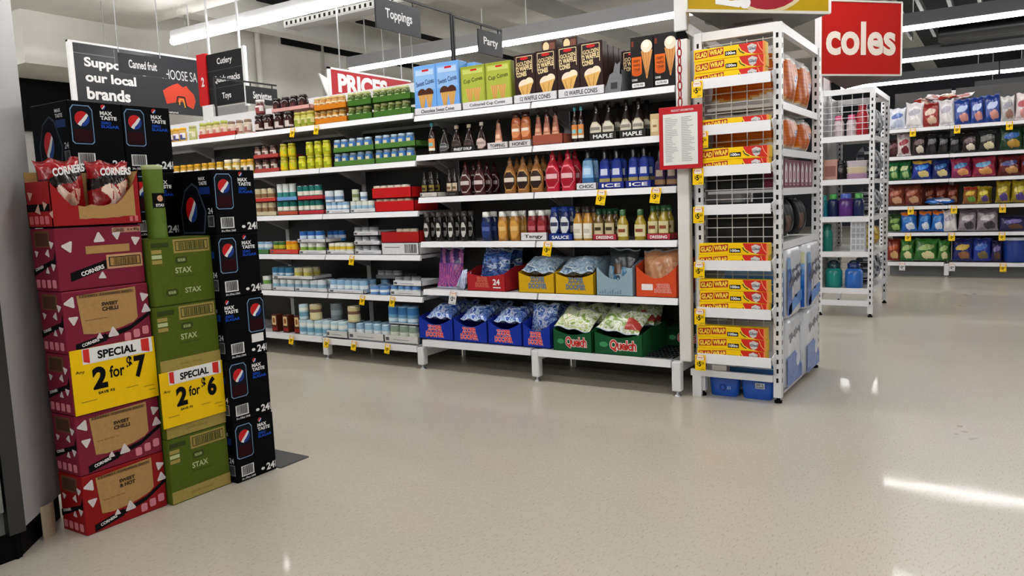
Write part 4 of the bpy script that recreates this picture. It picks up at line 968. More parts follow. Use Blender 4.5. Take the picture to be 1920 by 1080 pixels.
g10 = 'sauce bottles on the fourth topping shelf'; Z4 = zR[3]; pl = P('fourth topping shelf')
K_bl = bottle('sauce', .029, .195, '#0e0a0a', '#4a4644', '#c4c0bc', (.1, .66), 'oval', lab2='#0e0a0a', lab3='#2a2626', fk='plastic', lw=.55); K_nv = bottle('sauce', .037, .185, '#1a2350', '#dcdcd8', '#26356e', (.06, .72), 'oval', lab2='#1a2350', lab3='#5a6aa8')
K_ca = bottle('sauce', .034, .185, '#a8702a', '#dcdcd8', '#cf9a4a', (.06, .72), 'oval', lab2='#b98238', lab3='#e0bb78'); K_rd = bottle('sauce', .034, .185, '#7a1c22', '#dcdcd8', '#8f2a30', (.06, .72), 'oval', lab2='#6a161c', lab3='#b8606a')
K_bw = bottle('sauce', .031, .175, '#1b2c6e', '#1f3f9a', '#e0e2e6', (.06, .7), 'oval', lab2='#23367a', lab3='#3a3f55'); D_am = bottle('dressing', .031, .2, '#b5822a', '#2e2620', '#e6e2d2', (.06, .5), lab2='#c9c2b0', lab3='#d9d2be')
D_gr = bottle('dressing', .03, .165, '#6a5220', '#1c4a32', '#cfc29a', (.1, .5), lab2='#4a3a2a', lab3='#d6cba8'); D_ye = bottle('dressing', .034, .175, '#a08a22', '#2f5a34', '#d9cfa0', (.12, .5), lab2='#8a4a32', lab3='#e0d8a8')
run(K_bl, Z4, 790, 884, 4, 'black squeeze bottle with white print', pl, g10, 'bottle', Y=4.07, rows=2, dy=.07)
run(K_nv, Z4, 901, 926, 1, 'navy sauce bottle with white lid', pl, g10, 'bottle', rows=2); run(K_ca, Z4, 933, 977, 2, 'caramel sauce bottle with white lid', pl, g10, 'bottle', rows=2); run(K_rd, Z4, 990, 1026, 2, 'dark red sauce bottle with white lid', pl, g10, 'bottle', rows=2)
trayrun(Z4, 976, 1026, '#dcdade', 'white tray with a dipped front before the dark red sauces', .05, .012, 4.025, 0, 'Tangy', name='tray_front'); run(K_ca, Z4, 978, 989, 1, 'caramel sauce bottle set back behind the white tray', pl, g10, 'bottle', Y=4.14)
trayrun(Z4, 1028, 1074, '#1f3280', 'dark blue tray on the fourth topping shelf', .04, .16, 4.03, 0, '*SAUCE'); run(K_bw, Z4, 1029, 1072, 2, 'blue white bottle in dark blue tray', pl, g10, 'bottle', dz=.025, Y=4.075, rows=2)
run(D_am, Z4, 1076, 1112, 2, 'amber bottle with white label', pl, g10, 'bottle', rows=2); trayrun(Z4, 1111, 1157, '#a83240', 'red tray of green capped dressing bottles', .035, .16, 4.03, 0, '*DRESSING'); run(D_gr, Z4, 1112, 1156, 2, 'green capped dressing bottle in the red tray', pl, g10, 'bottle', dz=.015, Y=4.075, rows=2)
run(D_ye, Z4, 1158, 1179, 1, 'yellow dressing bottle in the middle', pl, g10, 'bottle'); run(D_ye, Z4, 1190, 1212, 1, 'yellow dressing bottle between two others', pl, g10, 'bottle'); trayrun(Z4, 1212, 1258, '#a83240', 'red tray of yellow dressing bottles near the post', .035, .16, 4.03, 0, '*DRESSING'); run(D_ye, Z4, 1213, 1257, 2, 'yellow dressing bottle in the end red tray', pl, g10, 'bottle', dz=.015, Y=4.075, rows=2)

# ------------------------------------------------------------------ soft bags
def bag(w, h, t, zone, nu=16, nv=20, seed=0, kind='film', flat=.06, sag=0.0, name='snack_bag', amp=1.0, crimp='#c9c9cc', ex=.55):
    rnd = random.Random(seed); ph = [rnd.uniform(0, 6) for _ in range(8)]
    def thick(u, v):
        a = max(0, 1 - abs(u) ** 2.6); vv = (v - flat) / (1 - 2 * flat)
        b = max(0, 1 - abs(2 * vv - 1) ** 2.4) if 0 < vv < 1 else 0
        k = 1 + amp * (.10 * sin(5 * u + ph[0] + 4 * v) + .08 * sin(9 * v + ph[1] - 3 * u) + .05 * sin(14 * u + 9 * v + ph[2]))
        return t / 2 * (a ** ex) * (b ** ex) * k
    def pos(u, v, s):
        vv = v * 2 - 1
        x = u * w / 2 * (1 - .07 * (1 - abs(vv) ** 3) + .012 * sin(11 * v + ph[3]))
        z = v * h * (1 - .02 * (1 - u * u)) + amp * .006 * sin(6 * u + ph[4]) * v
        y = -s * (thick(u, v) + (.0006)) - sag * sin(pi * v) * .3 + amp * .012 * (1 - (2 * v - 1) ** 2) * 0 + amp * .008 * sin(7 * u + ph[5]) * (abs(vv) ** 3)
        return (x, y, z)
    g = MB()
    for s in (1, -1):
        V = [pos(-1 + 2 * i / nu, j / nv, s) for j in range(nv + 1) for i in range(nu + 1)]
        fs, ms = [], []
        for j in range(nv):
            for i in range(nu):
                a = j * (nu + 1) + i; f = (a, a + 1, a + nu + 2, a + nu + 1); fs.append(f if s == 1 else f[::-1])
                u, v = (i + .5) / nu * 2 - 1, (j + .5) / nv
                c_ = crimp if crimp and (v < .04 or v > .96) else zone(u * s, v)
                ms.append(mat(c_, kind) if isinstance(c_, str) else c_)
        g.add(V, fs, ms, True)
    return g.build(name)
def chipzone(base, top=None, logo=None, blob=None, bl=(.25, .26, .6, .17), lg=(0, .6, .72, .13), topv=.8, second=None, sv=.0):
    def z(u, v):
        if blob and ((u - bl[0]) / bl[2]) ** 2 + ((v - bl[1]) / bl[3]) ** 2 < 1 + .25 * sin(9 * u + 14 * v): return blob
        if logo and ((u - lg[0]) / lg[2]) ** 2 + ((v - lg[1] - .08 * u) / lg[3]) ** 2 < 1: return logo
        if top and v > topv + .05 * sin(4 * u): return top
        if second and v < sv: return second
        return base
    return z
def patch(cols, seed=0, fu=4, fv=6):
    def z(u, v):
        q = sin(fu * u + 3 * sin(fv * v + seed) + seed) + .8 * sin(fv * 1.7 * v - 2.3 * u + 1.3 * seed) + .35 * sin(23 * u + 19 * v + seed * 3)
        return cols[int((q + 2.15) / 4.3 * len(cols)) % len(cols)]
    return z
# bags in the open red tray
def corner_bag(seed):
    rnd = random.Random(seed + 9)
    tri = [(rnd.uniform(-.35, .75), rnd.uniform(.1, .5), rnd.uniform(.2, .34), rnd.uniform(0, 6), rnd.choice(('#d8b29c', '#e6cbb8', '#c98f7c'))) for _ in range(9 if seed else 5)]
    def z(u, v):
        if v > .84: return '#a3121a'
        if .58 < v - .12 * u < .78: return '#150c0e'
        for cu, cv, r, a, c in tri:
            x, y = u - cu, (v - cv) * 1.15
            if all(x * cos(a + k * 2.094) + y * sin(a + k * 2.094) < r * .5 for k in range(3)): return c
        return '#8f0e12'
    o = bag(.152, .205, .085, z, 44, 48, seed, amp=1.3, crimp='#8f1016')
    return o
for i, (loc, rz_, rx_, ry_, w) in enumerate((((-2.742, 1.432, TZ + .03), pi / 2, -.04, -.06, 'upright at the freezer side'), ((-2.735, 1.578, TZ + .026), pi / 2 - .08, -.1, .08, 'slumped behind the torn front'))):
    o = corner_bag(i); o.location = loc; o.rotation_euler = (rx_, ry_, rz_)
    q = MB(); fr = F((-.095, -.048, .135), (1, 0, .12), (0, .05, 1)); q.txt(fr, .05, .0, .16, .028, 'CORNERS', WHT, 1, .04); q.build('wordmark', o)
    tag(o, 'red corn chip bag %s of the open tray' % w, 'chip bag', 'corn chip bags in the open tray')

# frozen treat display boxes
def zd_text(g, fr, u0, u1, v0, v1, col, edge):
    m = (v0 + v1) / 2
    for t, a, b, in_ in (('ZOOPER', m, v1, .1), ('DOOPER', v0, m - .002, 0)):
        d = (u1 - u0) * in_
        g.txt(fr, u0 + d, a, u1 - d, b, t, edge, 1, .085); g.txt(fr, u0 + d + .002, a + .001, u1 - d - .002, b - .001, t, col, 2, .035)
def disp_box(w, d, h, col, art, back=.0, flap=.0):
    c = mat(col, 'card'); g = MB(); hb = back or h
    n = 8; top = [(w * i / n, h - flap * sin(pi * i / n)) for i in range(n + 1)]
    for (a, b), (e, f) in zip(top, top[1:]):
        g.add([(a, 0, 0), (e, 0, 0), (e, 0, f), (a, 0, b), (a, .003, 0), (e, .003, 0), (e, .003, f), (a, .003, b)], [(0, 1, 2, 3), (5, 4, 7, 6), (3, 2, 6, 7)], c)
    g.prism([(0, 0), (d, 0), (d, hb), (d * .35, hb), (0, h)], 0, .003, c, 'x'); g.prism([(0, 0), (d, 0), (d, hb), (d * .35, hb), (0, h)], w - .003, w, c, 'x')
    g.box(0, w, d - .003, d, 0, hb, c).box(0, w, 0, d, 0, .003, c)
    art(g, F((0, 0, 0), (1, 0, 0), (0, 0, 1)), w, h)
    return g
def put_box(name, z, px0, px1, Y, d, h, col, art, label, group, back=0, flap=0, rz=0):
    x0, x1 = Xat(px0, Y, z + .05), Xat(px1, Y, z + .05)
    o = disp_box(x1 - x0 - .004, d, h, col, art, back, flap).build(name, None, (x0 + .002, Y, nmz(z)), rz)
    tag(o, label, 'display box', group); return x0, x1
Z5, Z6 = zR[4], .187
WE = mat('#f0e6e6', 'print'); RL = mat('#d8262e', 'print')
def art_zd(col, edge, r=(.2, .8, .12, .72)):
    return lambda g, fr, w, h: zd_text(g, fr, w * r[0], w * r[1], h * r[2], h * r[3], col, edge)
def kbag(w, h, t, zone, seed, name='treat_bag', **k): return Kind(bag(w, h, t, zone, 26, 28, seed, name=name, crimp='#aab4c4', **k))
def pz(cols, scale, seed, stretch=(1, 1, 1)):
    m = patch_mat(cols, scale, seed, stretch)
    return lambda u, v: m
ICE = pz(['#2a4fa8', '#9db9e6', '#d5e1f5', '#3f66c0', '#7f9fdc', '#1f3a86'], 15, 1)
ICE2 = pz(['#234a9a', '#4a78c8', '#1a3478', '#b5cdf0', '#2f5fb0'], 12, 2, (1, 1, 2.2))
ICEL = pz(['#7f9fc0', '#b5c9dc', '#93b0cc', '#d0dde8', '#5577a0', '#a9c4dc'], 9, 3, (1, 1, 1.6))
PNK = lambda u, v: '#c05a9a' if (abs(((u * .9) / (.25 + v * .9)) * 7 % 2 - 1) < .55 and v < .58) else ('#7a3f9a' if v < .62 else ('#a8609c' if sin(9 * u + 8 * v) > .3 else '#3a2a6a'))
gd = 'frozen treat boxes and bags'
k_ice = kbag(.24, .21, .09, ICE, 3); k_ice2 = kbag(.22, .24, .09, ICE2, 4); k_icel = kbag(.27, .22, .1, ICEL, 5)
k_pnk = kbag(.21, .28, .07, PNK, 6); k_pch = kbag(.24, .25, .09, pz(['#d9986c', '#dca276', '#cf9066', '#e6bb98'], 13, 2), 7)
k_gry = kbag(.19, .26, .08, lambda u, v: ('#3b4148' if v > .55 else ('#bcd6e6' if sin(9 * u + 5 * v) > -.2 else '#5a96c0')) if not (abs(u + .2) < .25 and .35 < v < .6) else '#6a4a32', 8)
k_qul = kbag(.27, .24, .12, pz(['#7f9a4a', '#c9cfae', '#e6e9dc', '#b5bf7a', '#dfe3cf', '#8fae5a', '#e8ddc8'], 11, 4), 9, amp=1.5)
_qr = patch_mat(['#7f9a4a', '#c3cbb0', '#e2e6d8', '#9aae6a', '#d9dcc8'], 11, 5)
k_qur = kbag(.29, .25, .13, lambda u, v: '#a83a34' if (u > .3 and .1 < v < .5 and (u - .55) ** 2 * 4 + (v - .28) ** 2 * 30 < 1) else _qr, 10, amp=1.5)
xm = lambda a, b, Y, z: (Xat(a, Y, z) + Xat(b, Y, z)) / 2
k_pnk.put((xm(806, 862, 4.06, Z5 + .1), 4.11, nmz(Z5)), 'pink and blue frozen treat bag leaning beside the red box', 'treat bag', gd, rx=-.2)
k_st = kbag(.07, .13, .04, lambda u, v: '#e3e6f2' if int((u + v) * 7) % 2 else '#7f90c8', 11)
k_st.put((Xat(861, 4.04, Z5 + .05), 4.05, nmz(Z5) + .012), 'small striped packet leaning on the red box', 'packet', gd, ry=.45, rx=-.1)
def art_red(g, fr, w, h):
    zd_text(g, fr, w * .22, w * .58, h * .2, h * .8, mat('#c03a34', 'print'), mat('#e6a08a', 'print')); g.txt(fr, w * .68, h * .35, w * .86, h * .68, '24', WE, 1, .03); g.rect(fr, w * .68, h * .18, w * .88, h * .24, WE)
x0, x1 = put_box('treat_box', Z5, 876, 948, 4.03, .34, .115, '#a81f26', art_red, 'red frozen treat box marked 24 on the fifth topping shelf', gd, .15, .02)
k_ice2.put(((x0 + x1) / 2 - .01, 4.12, nmz(Z5) + .035), 'dark blue frozen treat bag standing in the red box', 'treat bag', gd, rx=-.25, ry=.1); k_ice2.put(((x0 + x1) / 2 + .01, 4.29, nmz(Z5) + .02), 'dark blue frozen treat bag behind it in the red box', 'treat bag', gd, rx=-.05)
for i, (a, b) in enumerate(((972, 1040), (1041, 1114))):
    x0, x1 = put_box('treat_box', Z5, a, b, 4.03, .34, .125, '#d0a412', art_zd(mat('#7f8a94', 'print'), mat('#3a3c40', 'print'), (.28, .8, .2, .82)), 'yellow frozen treat box, %s of two' % ('left', 'right')[i], gd, .15, .03)
    for r_ in range(2): k_icel.put(((x0 + x1) / 2 - .005, 4.06 + .17 * r_, nmz(Z5) + .125 - .03 * r_), 'light blue frozen treat bag %s in the %s yellow box' % (('in front', 'behind')[r_], ('left', 'right')[i]), 'treat bag', gd, rx=-1.15 + .2 * r_, ry=.04 - .08 * i, sc=(.86, 1.0, .82))
def art_gry(g, fr, w, h):
    g.ell(fr, w * .6, h * .62, w * .05, h * .09, mat('#2f3f4a', 'print')); g.ell(fr, w * .6, h * .58, w * .02, h * .04, mat('#8fb5c9', 'print'), 2)
    for k in range(9): g.rect(fr, w * (.08 + k * .07), h * .06, w * (.12 + k * .07), h * (.12 + .04 * (k % 3)), mat('#6d8698', 'print'))
x0, x1 = put_box('treat_box', Z5, 1118, 1188, 4.03, .3, .17, '#8fa6b3', art_gry, 'grey blue treat box with a dipped front', gd, .2, .075)
k_gry.put(((x0 + x1) / 2, 4.12, nmz(Z5) + .03), 'grey and white treat bag in the grey blue box', 'treat bag', gd, rx=-.15, ry=.06, sc=(1, 1, .92))
def art_org(g, fr, w, h):
    g.rrect(fr, w * .14, h * .22, w * .42, h * .42, .004, WE); zd_text(g, fr, w * .46, w * .88, h * .14, h * .44, mat('#d8532c', 'print'), WE)
x0, x1 = put_box('treat_box', Z5, 1192, 1270, 4.03, .34, .175, '#cf4a26', art_org, 'orange treat box beside the white post', gd, .2, .07)
for r_ in range(2): k_pch.put(((x0 + x1) / 2 + .005 * r_, 4.105 + .12 * r_, nmz(Z5) + .02), 'peach treat bag %s in the orange box' % ('in front', 'behind')[r_], 'treat bag', gd, rx=-.12, ry=-.03 + .05 * r_, sc=(.9, .9, .97))
BL = '#15309c'
for i, (a, b) in enumerate(((786, 850), (851, 914), (915, 979), (980, 1033))):
    x0, x1 = put_box('treat_box', Z6, a, b, 4.0, .4, .15, BL, art_zd(RL, WE, (.2, .74, .1, .66)), 'royal blue frozen treat box, %s of four' % ordl(i, 4), gd, .17, .05)
    up = i == 3
    k_ice.put(((x0 + x1) / 2, 4.09 if up else 4.035, nmz(Z6) + (.08 if up else .142)), 'blue patterned treat bag in the %s royal blue box' % ordl(i, 4), 'treat bag', gd, rx=-.25 if up else -1.2, sc=(.78 if up else .86, .8 if up else 1.0, .88))
    k_ice.put(((x0 + x1) / 2 + .005, 4.285, nmz(Z6) + .06), 'blue patterned treat bag behind in the %s royal blue box' % ordl(i, 4), 'treat bag', gd, rx=-.55, sc=(.78, .75, .9))
def art_q(g, fr, w, h):
    g.ell(fr, w * .2, h * .45, w * .09, h * .12, mat('#3f8f5a', 'print')); g.txt(fr, w * .32, h * .14, w * .88, h * .7, 'Quelch', WE, 1, .09); g.txt(fr, w * .33, h * .16, w * .87, h * .68, 'Quelch', mat('#c8362e', 'print'), 2, .03)
for i, (a, b, k, w) in enumerate(((1037, 1110, k_qul, 'by the royal blue boxes'), (1114, 1206, k_qur, 'beside the empty wire deck'))):
    x0, x1 = put_box('treat_box', Z6, a, b, 3.97, .36, .13, '#14502c', art_q, 'dark green frozen fruit box %s' % w, gd, .15, .03)
    for j, (dx, y, dz, rx_, w2) in enumerate(((-.015, 3.99, .13, -1.0, 'spilling over'), (.015, 4.13, .155, -1.0, 'in the middle of'), (0, 4.28, .12, -.7, 'at the back of'))):
        k.put(((x0 + x1) / 2 + dx, y, nmz(Z6) + dz), 'pale green treat bag %s the green box %s' % (w2, w), 'treat bag', gd, rx=rx_, ry=.1 - .08 * j, rz=.08 * j - .08, sc=(.95, .62, .8 - .08 * j))
x0 = Xat(1222, 4.25, Z6 + .05)
tag(disp_box(.24, .1, .12, '#12351f', art_q, .12).build('treat_box', None, (x0 + .05, 4.335, nmz(Z6))), 'dark green treat box left alone at the back of the bottom deck', 'display box', gd)
# ------------------------------------------------------------------ end unit with side wire, at the end of the run
RX, RY0, RY1, RXB = -.98, 4.06, 4.98, -1.385
def slotted(g, x, y, z0, z1, w=.04, faces='-y+x'):
    g.box(x - w / 2, x + w / 2, y - w / 2, y + w / 2, z0, z1, WHITE)
    for k in range(int((z1 - z0 - .1) / .05)):
        z = z0 + .08 + k * .05
        g.rect(F((x - w / 2, y - w / 2, 0), (1, 0, 0), (0, 0, 1)), w * .35, z, w * .65, z + .024, SLOT); g.rect(F((x + w / 2, y - w / 2, 0), (0, 1, 0), (0, 0, 1)), w * .35, z, w * .65, z + .024, SLOT)
def end_unit(x, y0, y1, xb, zt, zsh, label, zmesh):
    t = empty('end_unit'); tag(t, label, 'shelving')
    for px, py in ((x, y0), (x, y1), (xb, y0), (xb, y1)):
        g = MB(); slotted(g, px, py, .03, zt); p = g.build('post', t)
        MB().lathe([(.02, 0), (.02, .012), (.01, .016), (.01, .04)], BLK, 12, (px, py, 0)).build('foot', p)
    for a, b in (((xb, y0), (x, y0)), ((x, y0), (x, y1)), ((xb, y1), (x, y1))):
        MB().bar((a[0], a[1], zt - .02), (b[0], b[1], zt - .02), .03, .045, WHITE).build('top_rail', t)
    g = MB()
    z = zmesh[0]
    while z < zmesh[1]: g.bar((xb, y0 + .022, z), (x, y0 + .022, z), .004, .004, WHITE); z += .05
    for k in range(1, 5): g.bar((xb + (x - xb) * k / 5, y0 + .025, zmesh[0]), (xb + (x - xb) * k / 5, y0 + .025, zmesh[1]), .004, .004, WHITE)
    g.build('wire_panel', t)
    for z in zsh:
        s = MB().box(xb + .03, x + .005, y0 + .03, y1 - .022, z - .012, z + .004, mat('#bdbdbf', 'paint')).build('end_shelf', t)
        MB().box(x + .005, x + .015, y0 + .03, y1 - .022, z - .03, z + .008, WSH).build('price_rail', s)
    MB().box(xb - .035, xb - .025, y0, y1, .15, zt, mat('#b9babc', 'paint')).build('back_plate', t)
    return t
EU = end_unit(RX, RY0, RY1, RXB, 1.935, [1.545, 1.31, 1.11, .83], 'tall white end unit with wire side and plastic wrap shelves', (.17, 1.88))
SS = [1.66, 1.425, 1.215, 1.015, .725, .475, .225]
for z in SS:
    s = MB().box(-1.378, -.992, 3.962, 4.034, z - .012, z - .004, mat('#a9aaac', 'paint')).box(-1.378, -.992, 3.956, 3.964, z - .022, z + .03, WSH)
    s = s.build('side_shelf', EU)
    MB().prism([(3.958, z + .03), (4.04, z + .05), (4.04, z - .08)], -.99, -.984, WSH, 'x').build('bracket', s)
MB().box(-1.44, -1.0, 4.02, 4.04, .115, .15, WHITE).build('base_rail', EU)
MB().box(-1.43, -1.38, 4.02, 4.04, .0, .115, WHITE).build('base_leg', EU)
MB().box(-1.497, -1.43, 4.006, 4.055, .19, 1.915, mat('#dcdad8', 'paint'), .006).box(-1.5, -1.43, 4.0, 4.055, 1.955, 2.66, WHITE, .006).box(-1.49, -1.44, 4.01, 4.05, 1.914, 1.956, BLK).build('white_column', EU)
MB().bar((-1.44, 4.03, 1.97), (-1.3, 4.2, 1.85), .02, .05, WHITE).build('brace', EU)
# triangular header boxes
def header(name, A, B, C, z0, z1, front, under, label, art):
    t = empty(name, (A[0], A[1], z0)); tag(t, label, 'sign')
    rel = lambda p: (p[0] - A[0], p[1] - A[1])
    g = MB().prism([rel(A), rel(B), rel(C)], 0.004, z1 - z0, front); g.build('sign_panel', t)
    g = MB(); g.prism([rel(A), rel(B), rel(C)], -.002, .004, under); g.build('underside', t)
    b = rel(B); L = math.hypot(*b); fr = F((0, 0, 0), (b[0], b[1], 0), (0, 0, 1))
    g = MB(); art(g, fr, L, z1 - z0); g.build('lettering' if 'shop name' in label else 'logo', t)
    f = MB(); m = mat('#d9d6cc', 'paint')
    f.bar(fr.p(0, .0, .004), fr.p(L, .0, .004), .012, .014, m); f.bar(fr.p(.004, .0, .004), fr.p(.004, z1 - z0, .004), .012, .012, m); f.bar(fr.p(L, .0, .004), fr.p(L, z1 - z0, .004), .012, .012, m); f.bar(fr.p(0, z1 - z0, .004), fr.p(L, z1 - z0, .004), .012, .014, m)
    f.build('frame', t); return t
def art_yel(g, fr, w, h):
    cu, cv = w * .55, h * .46
    g.ell(fr, cu, cv, w * .36, h * .47, mat('#d9c9a0', 'print'), 1, 32); g.ell(fr, cu, cv, w * .33, h * .44, mat('#9c1f30', 'print'), 2, 32); g.ell(fr, cu, cv + h * .02, w * .2, h * .36, mat('#c9b7a4', 'print'), 3, 28)
    g.pol(fr, [(w * .2, h * .06), (w * .36, h * .035), (w * .42, h * .1), (w * .3, h * .09), (w * .2, h * .13)], WHT, 4); g.ell(fr, w * .4, h * .08, w * .04, h * .055, WHT, 5)
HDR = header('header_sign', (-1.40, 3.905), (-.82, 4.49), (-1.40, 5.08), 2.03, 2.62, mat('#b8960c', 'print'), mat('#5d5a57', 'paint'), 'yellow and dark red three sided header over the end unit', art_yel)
g = MB(); g.box(.0, .02, .30, .36, -.012, -.001, mat('#8a8886', 'paint')).box(.1, .3, .5, .53, -.012, -.001, mat('#8a8886', 'paint')); g.build('support', HDR)

# plastic wrap boxes on the side shelves
def wrap_art(g, fr, w, h):
    dr = mat('#a82a1c', 'print'); oy = mat('#f3d44a', 'print')
    g.pol(fr, [(w * .02, h * .2), (w * .205, h * .27), (w * .205, h * .85), (w * .02, h * .76)], dr); g.txt(fr, w * .03, h * .3, w * .195, h * .72, 'GLAD', oy, 2, .04, .04)
    g.pol(fr, [(w * .22, h * .28), (w * .43, h * .36), (w * .43, h * .94), (w * .22, h * .85)], dr); g.txt(fr, w * .23, h * .4, w * .42, h * .82, 'WRAP', oy, 2, .04, .04)
    g.rect(fr, w * .45, h * .2, w * .61, h * .56, INK); g.txt(fr, w * .465, h * .27, w * .595, h * .5, '100m', WHT, 2, .03)
    g.pol(fr, [(w * .64, h), (w * .66, h * .6), (w * .72, h * .3), (w * .8, h * .1), (w * .97, h * .02), (w * .97, h)], mat('#c9281c', 'print')); g.line(fr, [(w * .645, h * .8), (w * .68, h * .45), (w * .76, h * .16), (w * .86, h * .05)], h * .07, oy, 2)
    g.line(fr, [(w * .64, h * .66), (w * .66, h * .42), (w * .72, h * .2)], h * .08, mat('#23401c', 'print'), 3)
    g.pol(fr, [(w * .76, h * .75), (w * .82, h * .92), (w * .89, h * .75), (w * .87, h * .3), (w * .82, h * .12), (w * .78, h * .3)], mat('#c9c4c2', 'print'), 3); g.txt(fr, w * .775, h * .42, w * .875, h * .66, 'Glad', mat('#2a3a5a', 'print'), 4)
    g.line(fr, [(w * .9, h * .95), (w * .93, h * .5), (w * .97, h * .2)], h * .06, mat('#e8a070', 'print'), 4); g.rect(fr, w * .97, 0, w, h, mat('#e08a4a', 'print'), 2)
KGL = box_item(.362, .062, .0605, '#f0c400', wrap_art, 'wrap_box')
gw = 'plastic wrap boxes on the side shelves'; sn = ['top', 'second', 'third', 'fourth', 'fifth', 'sixth', 'lowest']
for si, n, dx in ((0, 3, 0), (1, 1, .017), (2, 2, .017), (4, 2, .012), (5, 3, .014), (6, 3, 0)):
    for k in range(n):
        KGL.put((-1.382 + dx + .003 * (k % 2), 3.967, SS[si] - .003 + k * .061), 'yellow and red plastic wrap box%s on the %s side shelf' % (', ' + ('lower', 'upper')[k] if n == 2 else (', ' + ('lower', 'middle', 'upper')[k] if n == 3 else ''), sn[si]), 'box', gw)
# packs on the open end of the unit (they face the aisle)
OR_ = ('#cc640a', '#bd5808')
def nap_zone(logo):
    def z(u, v):
        edge = (.84 if logo else .93) - .05 * u * u
        if v > edge: return '#cfccc8'
        if v > edge - .025: return '#efe9e2'
        if v < .1 + .12 * u * abs(u) * (1 if u > 0 else -.3): return '#e3ddd8'
        if v < .14 + .12 * u * abs(u) * (1 if u > 0 else -.3): return '#d9a25a'
        if logo and ((u - .45) / .26) ** 2 + ((v - .47) / .12) ** 2 < 1: return '#3f3a80' if (int((u + 1) * 26) + int(v * 30)) % 3 else '#e9e2da'
        return OR_[int(v * 26) % 2]
    return z
k_np = Kind(bag(.37, .30, .12, nap_zone(True), 30, 30, 1, name='snack_pack', crimp='#c4c1be', ex=.3, amp=.6, kind='print')); k_nb = Kind(bag(.35, .27, .1, nap_zone(False), 26, 30, 2, name='snack_pack', crimp='#c4c1be', ex=.3, amp=.6, kind='print')); ge = 'packs on the open end of the white end unit'
nf = ('nearer', 'farther')
for zi, (z, w, s) in enumerate(((1.552, 'top', 1), (1.317, 'second', .68))):
    for i in range(2): k_np.put((-1.045, 4.41 + i * .36, z), 'orange pack with white crumpled top, %s on the %s end shelf' % (nf[i], w), 'pack', ge, rz=pi / 2, sc=(.95, 1, s))
    k_nb.put((-1.19, 4.155, z), 'plain orange pack behind the side wire on the %s end shelf' % w, 'pack', ge, sc=(.95, .75, s * 1.1))
    k_nb.put((-1.29, 4.6, z), 'plain orange pack deep on the %s end shelf' % w, 'pack', ge, rz=pi / 2, sc=(1, 1, s * 1.1))
def mag_art(n):
    def art(g, fr, w, h):
        for i in range(n):
            c = w * (i + .5) / n
            g.pol(fr, [(c - .022, h * .1), (c + .022, h * .1), (c + .03, h * .45), (c + .022, h * .75), (c - .005, h * .9), (c - .026, h * .7), (c - .03, h * .4)], mat('#ded6da', 'print'), 1)
            g.ell(fr, c, h * .45, .012, h * .16, mat('#b86a90', 'print'), 2); g.rect(fr, c - .018, h * .12, c + .018, h * .2, mat('#8a2a55', 'print'), 2)
    return art
for i, (n, w) in enumerate(((4, .37), (3, .32))):
    kk = box_item(w, .2, .155, '#6d1a3c', mag_art(n), 'bottle_pack'); kk.put((-.99, 4.225 + i * .38, 1.116), 'dark pink pack showing %s white bottles on the third end shelf' % ('four', 'three')[i], 'pack', ge, rz=pi / 2)
k_blk = Kind(bag(.3, .22, .13, lambda u, v: '#5a4238' if (abs(u + .3) < .35 and .15 < v < .55) else ('#77777a' if abs(u - .45 - .1 * v) < .05 else '#121215'), 20, 20, 5, name='black_pack', crimp='#121214', ex=.35, kind='ink', amp=.5))
for i in range(2): k_blk.put((-1.05, 4.40 + i * .31, .847), 'black packet, %s on the fourth end shelf' % nf[i], 'pack', ge, rz=pi / 2, rx=-.1, ry=.08 * (i - .5))
def dark_art(g, fr, w, h): g.txt(fr, w * .12, h * .62, w * .5, h * .74, 'colour', WHT, 1, .04); g.rect(fr, w * .72, h * .6, w * .76, h * .76, YEL); g.rect(fr, w * .68, h * .66, w * .8, h * .72, YEL); g.rect(fr, w * .86, 0, w, h, mat('#6d1a3c', 'print'))
for z, w, h in ((1.116, 'third', .165), (.836, 'fourth', .215)):
    kk = box_item(.345, .085, h, '#0d0d10', dark_art if w == 'third' else (lambda g, fr, w_, h_: g.rect(fr, w_ * .3, h_ * .1, w_ * .7, h_ * .5, mat('#1c1a1a', 'print'))), 'dark_box'); kk.put((-1.36, 4.095, z), 'black box behind the side wire on the %s end shelf' % w, 'box', ge)
def rolls(w, d, h, name, art):
    g = MB(); g.lathe([(.94, 0), (1, .02), (1, h - .02), (.95, h), (.4, h + .006), (0, h + .006)], mat('#d4d6dc', 'film'), 48, sx=w / 2, sy=d / 2, pw=9); fr = F((-w / 2, -d / 2 - .001, 0), (1, 0, 0), (0, 0, 1)); sd = F((w / 2 + .001, -d / 2, 0), (0, 1, 0), (0, 0, 1)); lf = F((-w / 2 - .001, d / 2, 0), (0, -1, 0), (0, 0, 1)); art(g, fr, lf, w, d, h)
    return Kind(g.build(name))
UB, SC_ = mat('#0f57b8', 'film'), mat('#3a3f5c', 'film')
def squiggle(g, fr, u0, u1, v, a, th, m):
    P = [(u0 + (u1 - u0) * k / 40, v + a * sin(k * 1.15) * (.6 + .4 * sin(k * .37)) + .03 * k / 40) for k in range(41)]; g.line(fr, P, th, m, 2)
